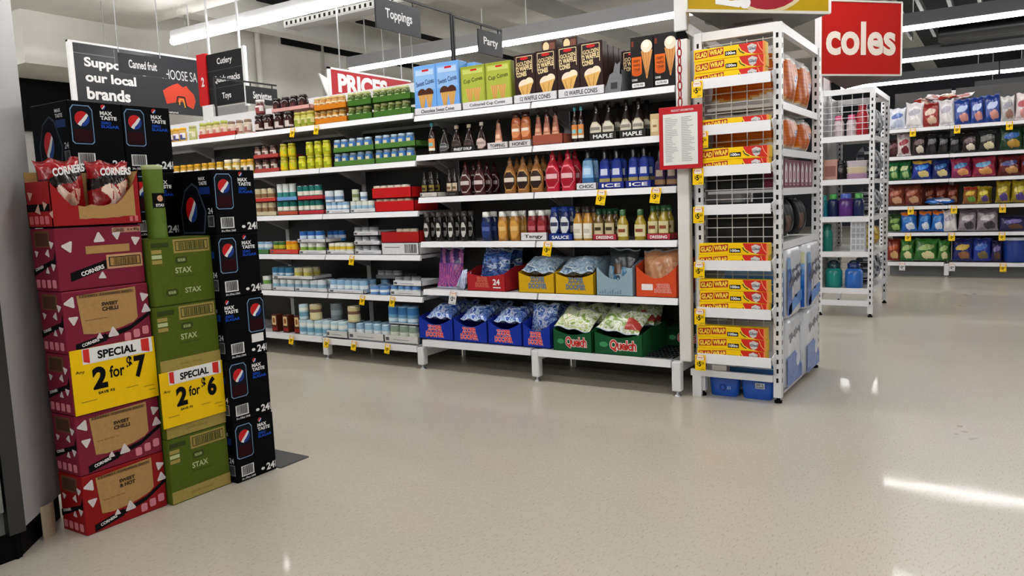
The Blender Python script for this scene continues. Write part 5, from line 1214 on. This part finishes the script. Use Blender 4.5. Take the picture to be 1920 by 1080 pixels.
def art_up(g, fr, lf, w, d, h):
    for k in range(8): g.rect(lf, d * .04, h * (.03 + .085 * k), d * .96, h * (.03 + .085 * (k + 1)), mat(('#0f57b8', '#0f57b8', '#0f57b8', '#1560bf', '#1f6ac6', '#3a7fd0', '#5f9adb', '#8fb8e6')[k], 'film'))
    g.rect(lf, d * .04, h * .72, d * .96, h * .9, mat('#d9d9b0', 'film'))
    g.pol(fr, [(w * .03, h * .04), (w * .3, h * .04), (w * .3, h * .6), (w * .24, h * .72), (w * .03, h * .72)], UB)
    g.pol(fr, [(w * .03, h * .72), (w * .24, h * .72), (w * .2, h * .88), (w * .03, h * .9)], mat('#8fb8e6', 'film'))
    squiggle(g, fr, w * .3, w * .92, h * .52, h * .09, .012, SC_); squiggle(g, fr, w * .3, w * .85, h * .66, h * .05, .008, SC_); squiggle(g, fr, w * .12, w * .3, h * .45, h * .12, .006, SC_)
    g.ell(fr, w * .55, h * .36, w * .1, h * .1, mat('#c3c9d6', 'film')); g.pol(fr, [(w * .1, h * .02), (w * .95, h * .18), (w * .95, h * .34), (w * .5, h * .3), (w * .1, h * .14)], mat('#3a84d6', 'film'))
def art_lo(g, fr, lf, w, d, h):
    g.pol(fr, [(w * .04, h * .02), (w * .96, h * .02), (w * .96, h * .2), (w * .5, h * .5), (w * .04, h * .45)], mat('#1a62c0', 'film')); squiggle(g, fr, w * .15, w * .85, h * .72, h * .08, .01, SC_)
    g.ell(fr, w * .7, h * .34, w * .12, h * .12, mat('#c9d2e0', 'film'), 2); g.pol(lf, [(d * .1, h * .1), (d * .9, h * .1), (d * .9, h * .4), (d * .1, h * .6)], mat('#4a7fc4', 'film'))
k_r1 = rolls(.37, .34, .36, 'paper_roll_pack', art_up); k_r2 = rolls(.37, .34, .37, 'paper_roll_pack', art_lo)
MB().box(RXB + .03, RX + .005, 4.165, 4.955, .025, .04, mat('#bdbdbf', 'paint')).build('base_shelf', EU)
for i in range(2):
    k_r2.put((-1.135 + .02 * i, 4.365 + i * .39, .042), 'white and blue paper roll pack, lower %s in the end unit' % nf[i], 'pack', ge, rz=pi / 2)
    k_r1.put((-1.12 + .02 * i, 4.30 + i * .39, .435), 'blue and white paper roll pack, upper %s in the end unit' % nf[i], 'pack', ge, rz=pi / 2)
# blue tubs under the bottom rail
def tub(sticker):
    g = MB(); b = mat('#0f4fb4', 'plastic')
    g.lathe([(.088, 0), (.094, .008), (.102, .10), (.104, .125), (.108, .128), (.108, .14)], b, 32, sx=1, sy=.5, pw=5)
    fr = F((-.1, -.0505, 0), (1, 0, 0), (0, -.05, 1))
    if sticker:
        g.rect(fr, .09, .075, .15, .115, mat('#c9d2da', 'print')); g.txt(fr, .095, .095, .145, .11, '20 L', INK, 2); g.bars(fr, .095, .079, .145, .09, INK, 2, 10)
    else:
        c = mat('#0a2f74', 'print'); g.ell(fr, .095, .062, .022, .022, c); g.ell(fr, .095, .062, .016, .016, b, 2); g.txt(fr, .125, .052, .15, .072, '33', mat('#9fc0ea', 'print'))
    o = g.build('storage_tub')
    MB().lathe([(.1, .138), (.111, .138), (.111, .15), (.1, .152), (0, .152)], b, 32, sx=1, sy=.5, pw=5).build('rim', o)
    return Kind(o)
tub(False).put((-1.275, 4.115, 0), 'blue plastic tub with round emblem under the bottom rail', 'tub', 'blue tubs under the end unit', sc=(.79, .75, .8)); tub(True).put((-1.095, 4.115, 0), 'blue plastic tub with white sticker under the bottom rail', 'tub', 'blue tubs under the end unit', sc=(.83, .75, .8))
# red framed notice on its chain
nt_ = empty('notice_frame', (-1.4505, 3.945, 1.2385)); tag(nt_, 'red framed paper notice hanging by a chain on the white column', 'notice')
fc = mat('#b8161f', 'plastic')
MB().box(-.118, .118, -.004, .006, 0, .325, fc, .003).build('backing', nt_)
g = MB(); fr = F((-.118, -.0045, 0), (1, 0, 0), (0, 0, 1)); g.rect(fr, .024, .022, .212, .288, mat('#dcdcd8', 'print'))
ln = mat('#a5a6aa', 'print'); rnd = random.Random(4)
for c in (.035, .125):
    for k in range(26): g.rect(fr, c, .04 + k * .009, c + rnd.uniform(.03, .075), .0435 + k * .009, ln, 2)
g.build('paper', nt_)
g = MB(); g.txt(fr, .07, .298, .19, .309, 'PRODUCT INFORMATION', mat('#e6c9c9', 'print'), 1); g.build('heading', nt_)
g = MB()
for k in range(8):
    z = .345 + k * .042
    g.tube([((.009 if k % 2 == 0 else .003) * cos(a), (.003 if k % 2 == 0 else .009) * cos(a), z + .026 * sin(a)) for a in [2 * pi * j / 14 for j in range(14)]], .0035, mat('#a3141c', 'plastic'), 6, True)
g.build('chain', nt_)

# ------------------------------------------------------------------ second end unit with drink bottles
E2 = end_unit(-.955, 7.11, 8.02, -1.36, 1.925, [1.525, 1.165, .85, .55, .235], 'white end unit of drink bottles beyond the first aisle', (1.54, 1.9))
g = MB()
for z0, z1 in ((.56, .84), (.25, .54), (.86, 1.1)):
    z = z0
    while z < z1: g.bar((-1.36, 7.315, z), (-.955, 7.315, z), .004, .004, WHITE); z += .05
g.build('inner_wire', E2)
for z in (1.525, 1.165, .85, .55, .235, .13): MB().box(-1.35, -.965, 7.078, 7.09, z - .035, z + .012, WSH).build('front_rail', E2)
gb = 'drink bottles on the second end unit'
def dbot(w, h, col, cap, clear=False, kind='plastic', hnd=False):
    o = MB().lathe([(w * .92, 0), (w, .01), (w, h * .66), (w * .8, h * .76), (w * .62, h * .8)], mat(col, kind), 20).build('drink_bottle')
    MB().lathe([(w * .72, h * .78), (w * .74, h * .98), (w * .6, h), (0, h)], mat(cap, 'plastic'), 18).build('cap', o)
    if hnd: MB().tube([(w * .5 * cos(a), 0, h + h * .1 * sin(a) - .005) for a in [pi * k / 8 for k in range(9)]], .008, mat(cap, 'plastic'), 8).build('handle', o)
    return Kind(o)
def on2(k, px, z, lab, Y=7.205, rows=1, cat='bottle', sc=1): k.put((Xat(px, Y, z + .05), Y, z + .005), lab, cat, gb, sc=sc)
kp = dbot(.042, .19, '#c9b9bd', '#d0507f'); kr_ = dbot(.048, .27, '#a82028', '#8f1a20'); kt_ = dbot(.042, .19, '#1f7f8f', '#2a9a8f'); kn = dbot(.045, .2, '#1a2550', '#4a9a4a'); kpu = dbot(.06, .2, '#5a2f7a', '#4a5fb0'); kte = dbot(.05, .24, '#1f7f72', '#1a6a60'); kj = dbot(.072, .215, '#1f8a80', '#14343c', hnd=True); kj2 = dbot(.072, .215, '#2f6ac0', '#16265a', hnd=True); kcup = dbot(.052, .17, '#141416', '#1f1f22')
on2(kp, 1573, 1.525, 'clear bottle with pink cap, nearer the left post'); on2(kp, 1597, 1.525, 'clear bottle with pink cap, next to the red bottle'); on2(kr_, 1617, 1.525, 'tall red bottle on the top shelf of the second end unit')
on2(kcup, 1576, 1.165, 'black travel cup on the second end unit', cat='cup'); 
kbx = box_item(.11, .1, .18, '#b58a80', lambda g, fr, w, h: g.rect(fr, w * .1, h * .2, w * .9, h * .7, mat('#8a5f58', 'print')), 'lunch_box'); kbx.put((Xat(1544, 7.14, 1.2), 7.14, 1.17), 'dusty pink box beside the black travel cup', 'box', gb)
for k, (c, w) in enumerate((('#b58fae', 'lilac'), ('#d6c9a8', 'cream'), ('#c9bfc9', 'pale grey'))):
    q = MB().lathe([(.07, 0), (.075, .01), (.078, .045), (.08, .048), (.08, .052), (0, .052)], mat(c, 'plastic'), 20, pw=4).build('food_container'); Kind(q).put((Xat(1607, 7.18, 1.2), 7.18, 1.17 + k * .053), '%s food container stacked beside the black travel cup' % w, 'container', gb)
on2(kt_, 1543, .85, 'teal drink bottle on the middle shelf'); on2(kn, 1562, .85, 'navy bottle with green cap left of the purple bottle'); on2(kpu, 1586, .85, 'purple drink bottle on the middle shelf'); on2(kn, 1610, .85, 'navy bottle with green cap right of the purple bottle')
on2(kte, 1550, .55, 'dark teal bottle alone on its shelf'); kgb = box_item(.115, .1, .27, '#c9cbcf', lambda g, fr, w, h: [g.rect(fr, w * (.12 + .3 * i), h * (.08 + .18 * j), w * (.35 + .3 * i), h * (.22 + .18 * j), mat('#a3a6ab', 'print')) for i in range(3) for j in range(5)], 'organiser_box'); kgb.put((Xat(1594, 7.13, .6), 7.13, .555), 'white organiser box with square windows', 'box', gb)
on2(kj, 1563, .235, 'big teal jug with carry handle on the lowest shelf', cat='jug'); on2(kj2, 1601, .235, 'big blue jug with carry handle on the lowest shelf', cat='jug')
kf1 = Kind(bag(.3, .3, .16, patch(['#3a3c46', '#6d6f78', '#b5b6bc', '#22232a'], 3, 5, 7), 12, 12, 12, name='soft_pack', crimp=None, kind='print', ex=.35)); kf2 = Kind(bag(.3, .22, .14, patch(['#c9a21c', '#a8821a', '#d9c04a'], 3, 5, 7), 12, 12, 13, name='soft_pack', crimp=None))
for i, z in enumerate((1.53, 1.17, .855, .24)):
    for j in range(2): kf1.put((-1.05, 7.49 + j * .31, z), 'grey patterned pack, %s on the %s aisle side shelf' % (('nearer', 'farther')[j], ('top', 'second', 'third', 'lowest')[i]), 'pack', 'packs on the aisle side of the second end unit', rz=pi / 2, sc=(.95, 1, .95 if z != .855 else .8))
for j in range(2): kf2.put((-1.05, 7.49 + j * .31, .555), 'yellow pack, %s on the fourth aisle side shelf' % ('nearer', 'farther')[j], 'pack', 'packs on the aisle side of the second end unit', rz=pi / 2)
def art_coles(g, fr, w, h):
    g.txt(fr, w * .07, h * .27, w * .93, h * .73, 'coles', mat('#efe3d6', 'print'), 1, .032)
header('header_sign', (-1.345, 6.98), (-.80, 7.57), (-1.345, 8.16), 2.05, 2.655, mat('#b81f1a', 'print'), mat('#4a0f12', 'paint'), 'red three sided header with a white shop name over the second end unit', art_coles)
MB().box(-1.43, -1.37, 7.2, 7.26, .15, 2.7, WHITE).build('white_column', E2); MB().box(-1.43, -1.37, 7.54, 7.6, .15, 2.1, WHITE).build('white_column', E2)

# ------------------------------------------------------------------ chip shelving across the far aisle
CY = 10.4; ZC = [1.755, 1.43, 1.145, .835, .518, .165]
LEGX = [-1.235, -.575, .33, 1.23]
for k in range(3):
    x0, x1 = LEGX[k], LEGX[k + 1]
    t = empty('shelf_bay'); tag(t, 'chip shelf bay, %s from the white end post' % ('first', 'second', 'third', 'fourth')[k], 'shelving', 'bays of the chip shelving')
    MB().box(x0 + .025, x1 - .025, CY + .5, CY + .52, .1, 2.24, DK).build('back_panel', t)
    for z in ZC[:-1]: 
        o = MB().box(x0 + .004, x1 - .004, CY + .012, CY + .5, z - .016, z + .012, mat('#bcbcbe', 'paint')).build('shelf', t); MB().box(x0 + .002, x1 - .002, CY - .004, CY + .012, z - .022, z + .018, WSH).build('price_rail', o)
    o = MB().box(x0 + .03, x1 - .03, CY - .02, CY + .5, ZC[-1] - .02, ZC[-1] + .012, mat('#b4b4b6', 'paint')).build('deck', t); MB().box(x0 + .03, x1 - .03, CY - .035, CY - .02, ZC[-1] - .025, ZC[-1] + .018, WSH).build('price_rail', o)
    MB().box(x0 + .03, x1 - .03, CY + .2, CY + .22, 0, ZC[-1] - .02, mat('#77797d', 'paint')).build('kick_panel', t)
    o = MB().box(x1 - .026, x1 + .026, CY - .04, CY + .02, .03, ZC[-1], WHITE, .008).build('leg', t); MB().lathe([(.02, 0), (.02, .01), (.008, .014), (.008, .032)], CHROME, 12, (x1, CY - .01, 0)).build('foot', o)
    MB().box(x1 - .02, x1 + .02, CY + .502, CY + .55, 0, 2.22, WHITE).build('upright', t)
    if k == 0:
        g = MB(); slotted(g, x0 - .05, CY + .06, .0, 2.18, .05); g.build('end_post', t)
def cb(w, h, t, z, seed, **k): return bag(w, h, t, z, 26, 30, seed, **k)
CHK = {}
def chipbag(spec):
    if spec not in CHK:
        i = len(CHK); base, top, logo, blob = spec
        CHK[spec] = Kind(cb(.24, .28, .1, chipzone(base, top, logo, blob), i + 20, crimp=base))
    return CHK[spec]
gc = 'chip bags on the far chip shelving'
W1 = ('#cfd3e0', '#e0e2ea', '#5a6fb0', '#b5bcd6'); W2 = ('#d6d2d4', '#cfc9cc', '#a8a4b0', '#e6e2e0'); RB = ('#8f2a24', '#7a1f1c', '#d8bfae', '#cba890'); BLB = ('#22408f', '#1c347a', '#b8c4e6', '#c98a80'); GW = ('#b5b2b0', '#d0cdcb', '#8a8a94', '#8f6a5f'); RW = ('#d3c3c4', '#e2d6d4', '#b0525a', '#c98a88')
DM = ('#3a1420', '#2a0f18', '#6a3a44', '#4a2028'); WR = ('#cfc0c0', '#b5a4a8', '#8f2438', '#6a1a2a'); DB = ('#241a1c', '#1a1214', '#6a5a5a', '#cfc4b0'); BK = ('#131214', '#1c1b1e', '#5a585c', '#2a282a'); BC = ('#1a1a1a', '#2a2a2c', '#6a6a66', '#c9c098'); GG_ = ('#1f3a24', '#16301c', '#2f5fa8', '#a8822c')
GR = ('#155a2c', '#1a6a34', '#c9d6a0', '#8fae6a'); BU = ('#1a2f86', '#c9a23a', '#3f86d6', '#d6c27a'); BN = ('#16205c', '#1a2768', '#2f6aa8', '#cfc08a'); PP = ('#8a2a55', '#a03050', '#4a86b5', '#d6925a'); PD = ('#8f2440', '#a02a44', '#5a9ac0', '#c98a4a'); DR = ('#5a1318', '#6a181c', '#4a4f86', '#b5824a')
BR = ('#6a2a1c', '#5a2218', '#a8604a', '#b58a6a'); BO = ('#1f5fb0', '#d9782a', '#3f86d0', '#cfd6e0'); MU = ('#8f5a2a', '#a82c24', '#c9a83a', '#5f8a3a'); GP = ('#8f7a1c', '#a3901f', '#c9b83a', '#4a3a7a'); GD = ('#2a4a1f', '#1f3a18', '#7a9a4a', '#8fae5a'); PT = ('#8a8088', '#5f5660', '#cfc8cc', '#3a343c'); PV = ('#2a2450', '#1f1a3c', '#6a5f9a', '#5a3f2a')
RBn = ('#7a2418', '#6a1c14', '#b5502a', '#cfa06a'); GC = ('#2f6a2a', '#3a7a34', '#9ab56a', '#d6cf9a'); DBl = ('#1c2468', '#171c54', '#c9a83a', '#8a5a3a'); B2 = ('#22348f', '#1c2a7a', '#3f6ac0', '#6a5f3a')
NMC = {W1: 'white and blue', W2: 'white', RB: 'red and beige', BLB: 'blue and peach', GW: 'grey white', RW: 'pale red and white', DM: 'dark maroon', WR: 'white and crimson', DB: 'dark brown and cream', BK: 'black', BC: 'black and cream', GG_: 'dark green and gold', GR: 'bright green', BU: 'blue and yellow', BN: 'dark navy', PP: 'pink and purple', PD: 'deep pink', DR: 'dark red', BR: 'rust brown', BO: 'blue and orange', MU: 'orange mixed', GP: 'gold and violet', GD: 'forest green', PT: 'grey patterned', PV: 'dark violet', RBn: 'red brown', GC: 'green and cream', DBl: 'navy and gold', B2: 'royal blue'}
SHN = ['top', 'second', 'third', 'fourth', 'fifth', 'bottom']
CH = [
    [(1666, 1698, W1, .25), (1697, 1731, W2, .3), (1730, 1761, RB, .28), (1761, 1790, W2, .3), (1790, 1820, BLB, .29), (1820, 1846, BLB, .3), (1847, 1877, BLB, .31), (1877, 1904, GW, .28), (1903, 1932, RW, .3)],
    [(1664, 1686, DM, .2), (1682, 1708, WR, .27), (1709, 1735, DB, .25), (1735, 1758, BK, .24), (1757, 1779, BK, .22), (1779, 1801, BK, .2), (1802, 1832, DB, .22), (1834, 1869, BC, .24), (1874, 1918, GG_, .27), (1918, 1945, GG_, .27)],
    [(1665, 1686, GR, .25), (1686, 1708, GR, .25), (1709, 1746, BU, .27), (1747, 1781, BN, .27), (1784, 1821, PP, .27), (1823, 1867, PD, .27), (1871, 1914, DR, .27), (1914, 1945, DR, .27)],
    [(1663, 1696, BR, .25), (1696, 1728, BR, .25), (1805, 1832, MU, .2), (1832, 1856, GP, .2), (1866, 1894, GP, .26), (1895, 1924, GP, .26)],
    [(1664, 1690, GD, .22), (1690, 1720, BO, .25), (1721, 1745, BO, .27), (1745, 1770, BO, .27), (1769, 1795, W2, .27), (1796, 1830, PT, .27), (1831, 1872, PT, .26), (1874, 1924, PV, .17)],
    [(1661, 1687, RBn, .27), (1687, 1713, GC, .26), (1714, 1757, GC, .27), (1757, 1779, GC, .25), (1785, 1823, DBl, .27), (1823, 1858, B2, .27), (1857, 1878, PV, .24)]]
cnt = {}
for row in CH:
    for b in row: pass
for si, row in enumerate(CH):
    tot = {}
    for b in row: tot[b[2]] = tot.get(b[2], 0) + 1
    seen = {}
    for a, b, k, h in row:
        h = min(h, (9, .262, .225, .25, .255, .285)[si])
        Y = CY + .09; z = ZC[si] + .028
        x0, x1 = Xat(a, Y, z + .1), Xat(b, Y, z + .1); i = seen.get(k, 0); seen[k] = i + 1
        lab = '%s chip bag%s on the %s chip shelf' % (NMC[k], (', ' + ordl(i, tot[k])) if tot[k] > 1 else '', SHN[si])
        rd = random.Random(a)
        chipbag(k).put(((x0 + x1) / 2, Y, z), lab, 'chip bag', gc, rx=-.1, ry=rd.uniform(-.06, .06), rz=rd.uniform(-.12, .12), sc=((x1 - x0) / .235, .9, h / .28))
        if si in (2, 3, 5): chipbag(k).put(((x0 + x1) / 2 + .02, Y + .13, z), lab.replace(' on the', ' row behind, on the'), 'chip bag', gc, rx=-.05, sc=((x1 - x0) / .24, .9, h / .28 * .97))
# bags dropped flat over the others
def lay(spec, px, py, Y, label, ry, sc, rz=0):
    p = atY(px, py, Y); chipbag(spec).put((p.x, p.y, p.z), label, 'chip bag', gc, rx=-1.25, ry=ry, rz=rz, sc=sc)
for i, (px, py, s, ry) in enumerate(((1728, 196, RB, .5), (1752, 186, RW, .2), (1778, 184, RB, -.1), (1803, 184, RW, -.15), (1765, 194, W2, .3))):
    lay(s, px, py, CY + .12 + .03 * (i % 2), '%s chip bag heaped on the top chip shelf, %s' % (NMC[s], ORD[i]), ry, (.9, .5, .66), .2 * (i % 3) - .2)
chipbag(BO).put((Xat(1761, CY + .1, .87), CY + .08, ZC[3] + .05), 'blue and orange chip bag lying flat on the fourth chip shelf', 'chip bag', gc, rx=-1.4, rz=0, sc=(1.35, .7, .75))
for j in range(3): chipbag(BR).put((Xat(1742 + 22 * j, CY + .3, .9), CY + .3, ZC[3] + .02), 'rust brown chip bag set back on the fourth chip shelf, %s' % ('left', 'middle', 'right')[j], 'chip bag', gc, sc=(.55, .9, .85))
x = Xat(1903, CY + .1, .3)
o = MB().lathe([(.10, 0), (.112, .02), (.125, .22), (.125, .25)], mat('#173a8f', 'plastic'), 28, zone=lambda t, z: mat('#cfd6ea', 'print') if .14 < z < .19 and abs(t) < .7 else (mat('#b5b88a', 'print') if .05 < z < .11 and abs(t) < .8 else None)).build('snack_tub', None, (x, CY + .16, ZC[5] + .02)); MB().lathe([(.13, .25), (.132, .275), (.12, .28), (0, .28)], mat('#c9cfd6', 'plastic'), 28).build('lid', o); tag(o, 'blue snack tub with white lid on the bottom chip shelf', 'tub')

# ------------------------------------------------------------------ price tickets
def ticket(col, n):
    g = MB().box(-.029, .029, 0, .0015, -.085, 0, mat(col, 'print')); fr = F((-.029, 0, -.085), (1, 0, 0), (0, 0, 1))
    g.rrect(fr, .006, .056, .052, .082, .01, mat('#ece0d0', 'print'), 1); g.line(fr, [(.008, .06), (.006, .07), (.012, .08)], .003, RED, 2); g.line(fr, [(.05, .06), (.052, .07), (.046, .08)], .003, RED, 2)
    g.rect(fr, .016, .068, .042, .074, mat('#c9a0a0', 'print'), 2)
    g.txt(fr, .01, .028, .018, .046, '$', INK, 1); g.txt(fr, .019, .022, .034, .05, n, INK, 1, .04); g.txt(fr, .035, .034, .05, .048, '50', INK, 1, .02); g.rect(fr, .03, .006, .052, .01, mat('#8a7a2a', 'print'))
    return Kind(g.build('price_ticket'))
K5, K3, KW_ = ticket('#efc500', '5'), ticket('#efc500', '3'), ticket('#cfd0d2', '2')
gt = 'price tickets on the shelf edges'
for i, z in enumerate(SS):
    if i != 1: K5.put((-1.36, 3.95, z + .022), 'yellow price ticket on the %s side shelf of plastic wrap' % sn[i], 'price ticket', gt, rx=-.04)
    else: K5.put((-1.335, 3.9535, z + .0), 'yellow price ticket half behind the red framed notice', 'price ticket', gt)
def tk(k, px, Y, z, label, sc=.8, ry=.12): k.put((Xat(px, Y, z), Y - .014, z + .012), label, 'price ticket', gt, rx=-.15, ry=ry, sc=sc)
for px, w in ((552, 'left'), (597, 'right')): tk(K3, px, SY, T1, 'yellow price ticket on the top jar shelf edge, %s' % w)
tk(K3, 663, SY, T4, 'yellow price ticket on the fourth can shelf edge')
for px, w in ((683, 'left'), (739, 'right')): tk(K3, px, SY, T5, 'yellow price ticket on the fifth can shelf edge, %s' % w)
for px, w in ((550, 'under the brown dessert boxes'), (616, 'at the leg between bays'), (667, 'under the middle white tray front'), (730, 'under the end white tray front')): tk(K3, px, SY - .07, .15, 'yellow price ticket on the bottom deck edge %s' % w)
for px, w in ((1131, 'left'), (1233, 'right')): tk(K3, px, SY, zR[2], 'yellow price ticket on the third topping shelf edge, %s' % w, 1)
tk(K3, 1030, SY, zR[3], 'yellow price ticket under the white dipped tray', 1); tk(KW_, 853, SY, zR[4], 'white price ticket below the pink treat bag', 1)
for si, pxs in ((0, (1712, 1795, 1893)), (3, (1708, 1789, 1880)), (4, (1703, 1785, 1879))):
    for i, px in enumerate(pxs): tk(K3, px, CY, ZC[si], 'yellow price ticket, %s on the %s chip shelf edge' % (('left', 'middle', 'right')[i], SHN[si]), 1.1, 0)
tk(K3, 1881, CY - .03, ZC[5], 'yellow price ticket on the bottom chip shelf edge', 1.1, 0)
for px, w in ((1692, 'left'), (1785, 'right')): tk(KW_, px, CY - .03, ZC[5], 'white price ticket on the bottom chip shelf edge, %s' % w, 1.1, 0)

# ------------------------------------------------------------------ hanging signs
SG_ = mat('#2c2d31', 'print'); BLK2 = mat('#121316', 'print'); SW = mat('#e6e6e8', 'print')
t = empty('store_sign', (-9, 4.95, 2.38)); tag(t, 'large charcoal sign reading Supporting our local brands', 'sign')
L, H = 1.75, .715
MB().box(-.03, 0, 0, L, 0, H, SG_).build('sign_panel', t)
f = MB(); f.box(-.035, .012, -.05, 0, -.02, H + .02, SW).box(-.035, .008, -.05, L, H, H + .022, SW).build('frame', t)
g = MB(); fr = F((.0005, 0, 0), (0, 1, 0), (0, 0, 1))
g.rect(fr, 0, H * .84, .5, H * .85, mat('#77787c', 'print')); g.rect(fr, .49, H * .72, .496, H * .98, mat('#77787c', 'print'))
for k, (s, w) in enumerate((('Supporting', .78), ('our local', .62), ('brands', .53))): g.txt(fr, .12, .46 - k * .17 - (.03 if k != 1 else 0), .12 + w, .57 - k * .17, s, SW, 1, .035)
g.txt(fr, 1.07, .43, 1.6, .55, 'CHOOSE SA', mat('#c9c9cc', 'print'), 1, .0)
g.pol(fr, [(x + .03, y - .0) for x, y in [(1.06, .28), (1.14, .33), (1.2, .36), (1.28, .39), (1.35, .345), (1.4, .37), (1.43, .33), (1.5, .27), (1.52, .18), (1.48, .08), (1.4, .11), (1.33, .16), (1.2, .14), (1.1, .12), (1.08, .2)]], mat('#c8402a', 'print'))
g.line(fr, [(1.27, .13), (1.29, .22), (1.39, .22), (1.41, .1)], .02, mat('#1f1510', 'print'), 2); g.line(fr, [(1.31, .12), (1.32, .19), (1.37, .19), (1.39, .09)], .014, mat('#d9a03a', 'print'), 3)
g.txt(fr, 1.1, .0, 1.28, .03, 'local and proud', SW)
g.build('lettering', t)
for y in (.4, 1.5): MB().bar((-.015, y, H + .02), (-.015, y, CZ - 2.38), .008, .008, GREYP).build('suspension_wire', t)
def blade(X, Y0, Y1, z0, z1, word, label, polez=2.0, col=BLK2, wires=False):
    t = empty('blade_sign', (X, 4.49, z1)); tag(t, label, 'sign', 'small category signs above the shelving')
    a, b = Y0 - 4.49, Y1 - 4.49
    MB().box(-.006, .006, a, b, z0 - z1, 0, col).build('sign_panel', t)
    g = MB(); fr = F((.0062, a, z0 - z1), (0, 1, 0), (0, 0, 1)); w, h = b - a, z1 - z0
    g.txt(fr, w * .2, h * .3, w * .8, h * .72, word, SW, 1, .02); g.build('lettering', t)
    g = MB(); s = .012 * (-1 if a < 0 else 1)
    top = .035
    if wires:
        for q in (.02, .9): g.bar((0, a + w * q, 0), (0, a + w * q, 3.62 - z1), .006, .006, GREYP)
        g.build('suspension_wire', t); return
    g.bar((0, s, polez - z1), (0, s, top), .014, .014, BLK2); g.bar((0, s, top), (0, a if a < 0 else b, top), .014, .014, BLK2)
    for q in (.15, .85): g.bar((0, a + w * q, 0), (0, a + w * q, top), .008, .008, BLK2)
    g.build('bracket', t)
blade(-6.12, 3.73, 4.15, 2.27, 2.43, 'Canned fruit', 'charcoal Canned fruit blade sign in front of the large brand sign', 1.9, SG_, True)
blade(-5.95, 4.84, 5.2, 2.10, 2.26, 'Serviettes', 'black Serviettes blade sign beyond the shelving', 1.9)
blade(-3.3, 3.70, 4.13, 2.20, 2.385, 'Toppings', 'charcoal Toppings blade sign over the cone boxes', 1.99, SG_)
blade(-3.3, 4.80, 5.12, 2.20, 2.37, 'Party', 'black Party blade sign behind the cone boxes', 1.99)
t = empty('aisle_sign', (-8.2, 6.0, 2.36)); tag(t, 'black aisle sign with a red strip and the number 2', 'sign')
MB().box(.16, .80, 0, .03, .0, .60, BLK2).build('sign_panel', t); MB().box(.80, .84, -.005, .035, -.05, .62, SW).build('edge_strip', t)
MB().box(.0, .16, -.02, .03, .02, .62, mat('#c8171e', 'print')).build('number_strip', t); MB().box(.04, .24, -.02, .03, -.3, .02, WHT).build('lower_panel', t); MB().box(.26, .80, 0, .03, -.12, -.02, GREYP).box(.26, .8, 0, .03, -.34, -.12, BLK2).build('lower_panel', t)
g = MB(); fr = F((0, -.001, 0), (1, 0, 0), (0, 0, 1)); f2 = F((0, -.021, 0), (1, 0, 0), (0, 0, 1))
for k, (s, a, b) in enumerate((('Cutlery', .35, .62), ('Quick snacks', .27, .74), ('Toys', .4, .56))):
    g.txt(fr, a, .45 - k * .2, b, .54 - k * .2, s, SW, 1, .02)
    if k: g.rect(fr, .16, .6 - k * .2, .8, .606 - k * .2, mat('#4a4b50', 'print'))
g.txt(f2, .06, .24, .115, .35, '2', SW, 1, .04); g.build('lettering', t)
for x in (.2, .75): MB().bar((x, .015, .6), (x, .015, CZ - 2.36), .02, .02, WHITE).build('suspension_rod', t)
t = empty('banner_sign', (-6.0, 5.98, 2.15)); tag(t, 'red PRICES banner with white edge beyond the shelving', 'sign')
MB().box(-.012, 0, 0, 1.3, 0, .40, mat('#b01622', 'print')).build('sign_panel', t)
g = MB().box(-.014, .004, -.04, 0, -.1, .42, SW).box(-.014, .004, -.04, 1.3, .40, .42, SW).prism([(-.04, .1), (-.04, .3), (-.16, .34), (-.1, .2)], -.012, 0, SW, 'x'); g.build('frame', t)
g = MB(); fr = F((.0005, 0, 0), (0, 1, 0), (0, 0, 1)); g.txt(fr, .1, .17, .88, .37, 'PRICES', SW, 1, .05); g.build('lettering', t)
for y in (.15, 1.15): MB().bar((-.006, y, .42), (-.006, y, CZ - 2.12), .01, .01, GREYP).build('suspension_wire', t)
t = empty('hanging_sign', (-7.0, 7.86, 2.48)); tag(t, 'small black hanging sign partly behind the red PRICES banner', 'sign')
MB().box(-.012, 0, 0, .8, 0, .26, BLK2).build('sign_panel', t)
for y in (.1, .7): MB().bar((-.006, y, .26), (-.006, y, CZ - 2.48), .01, .01, GREYP).build('suspension_wire', t)
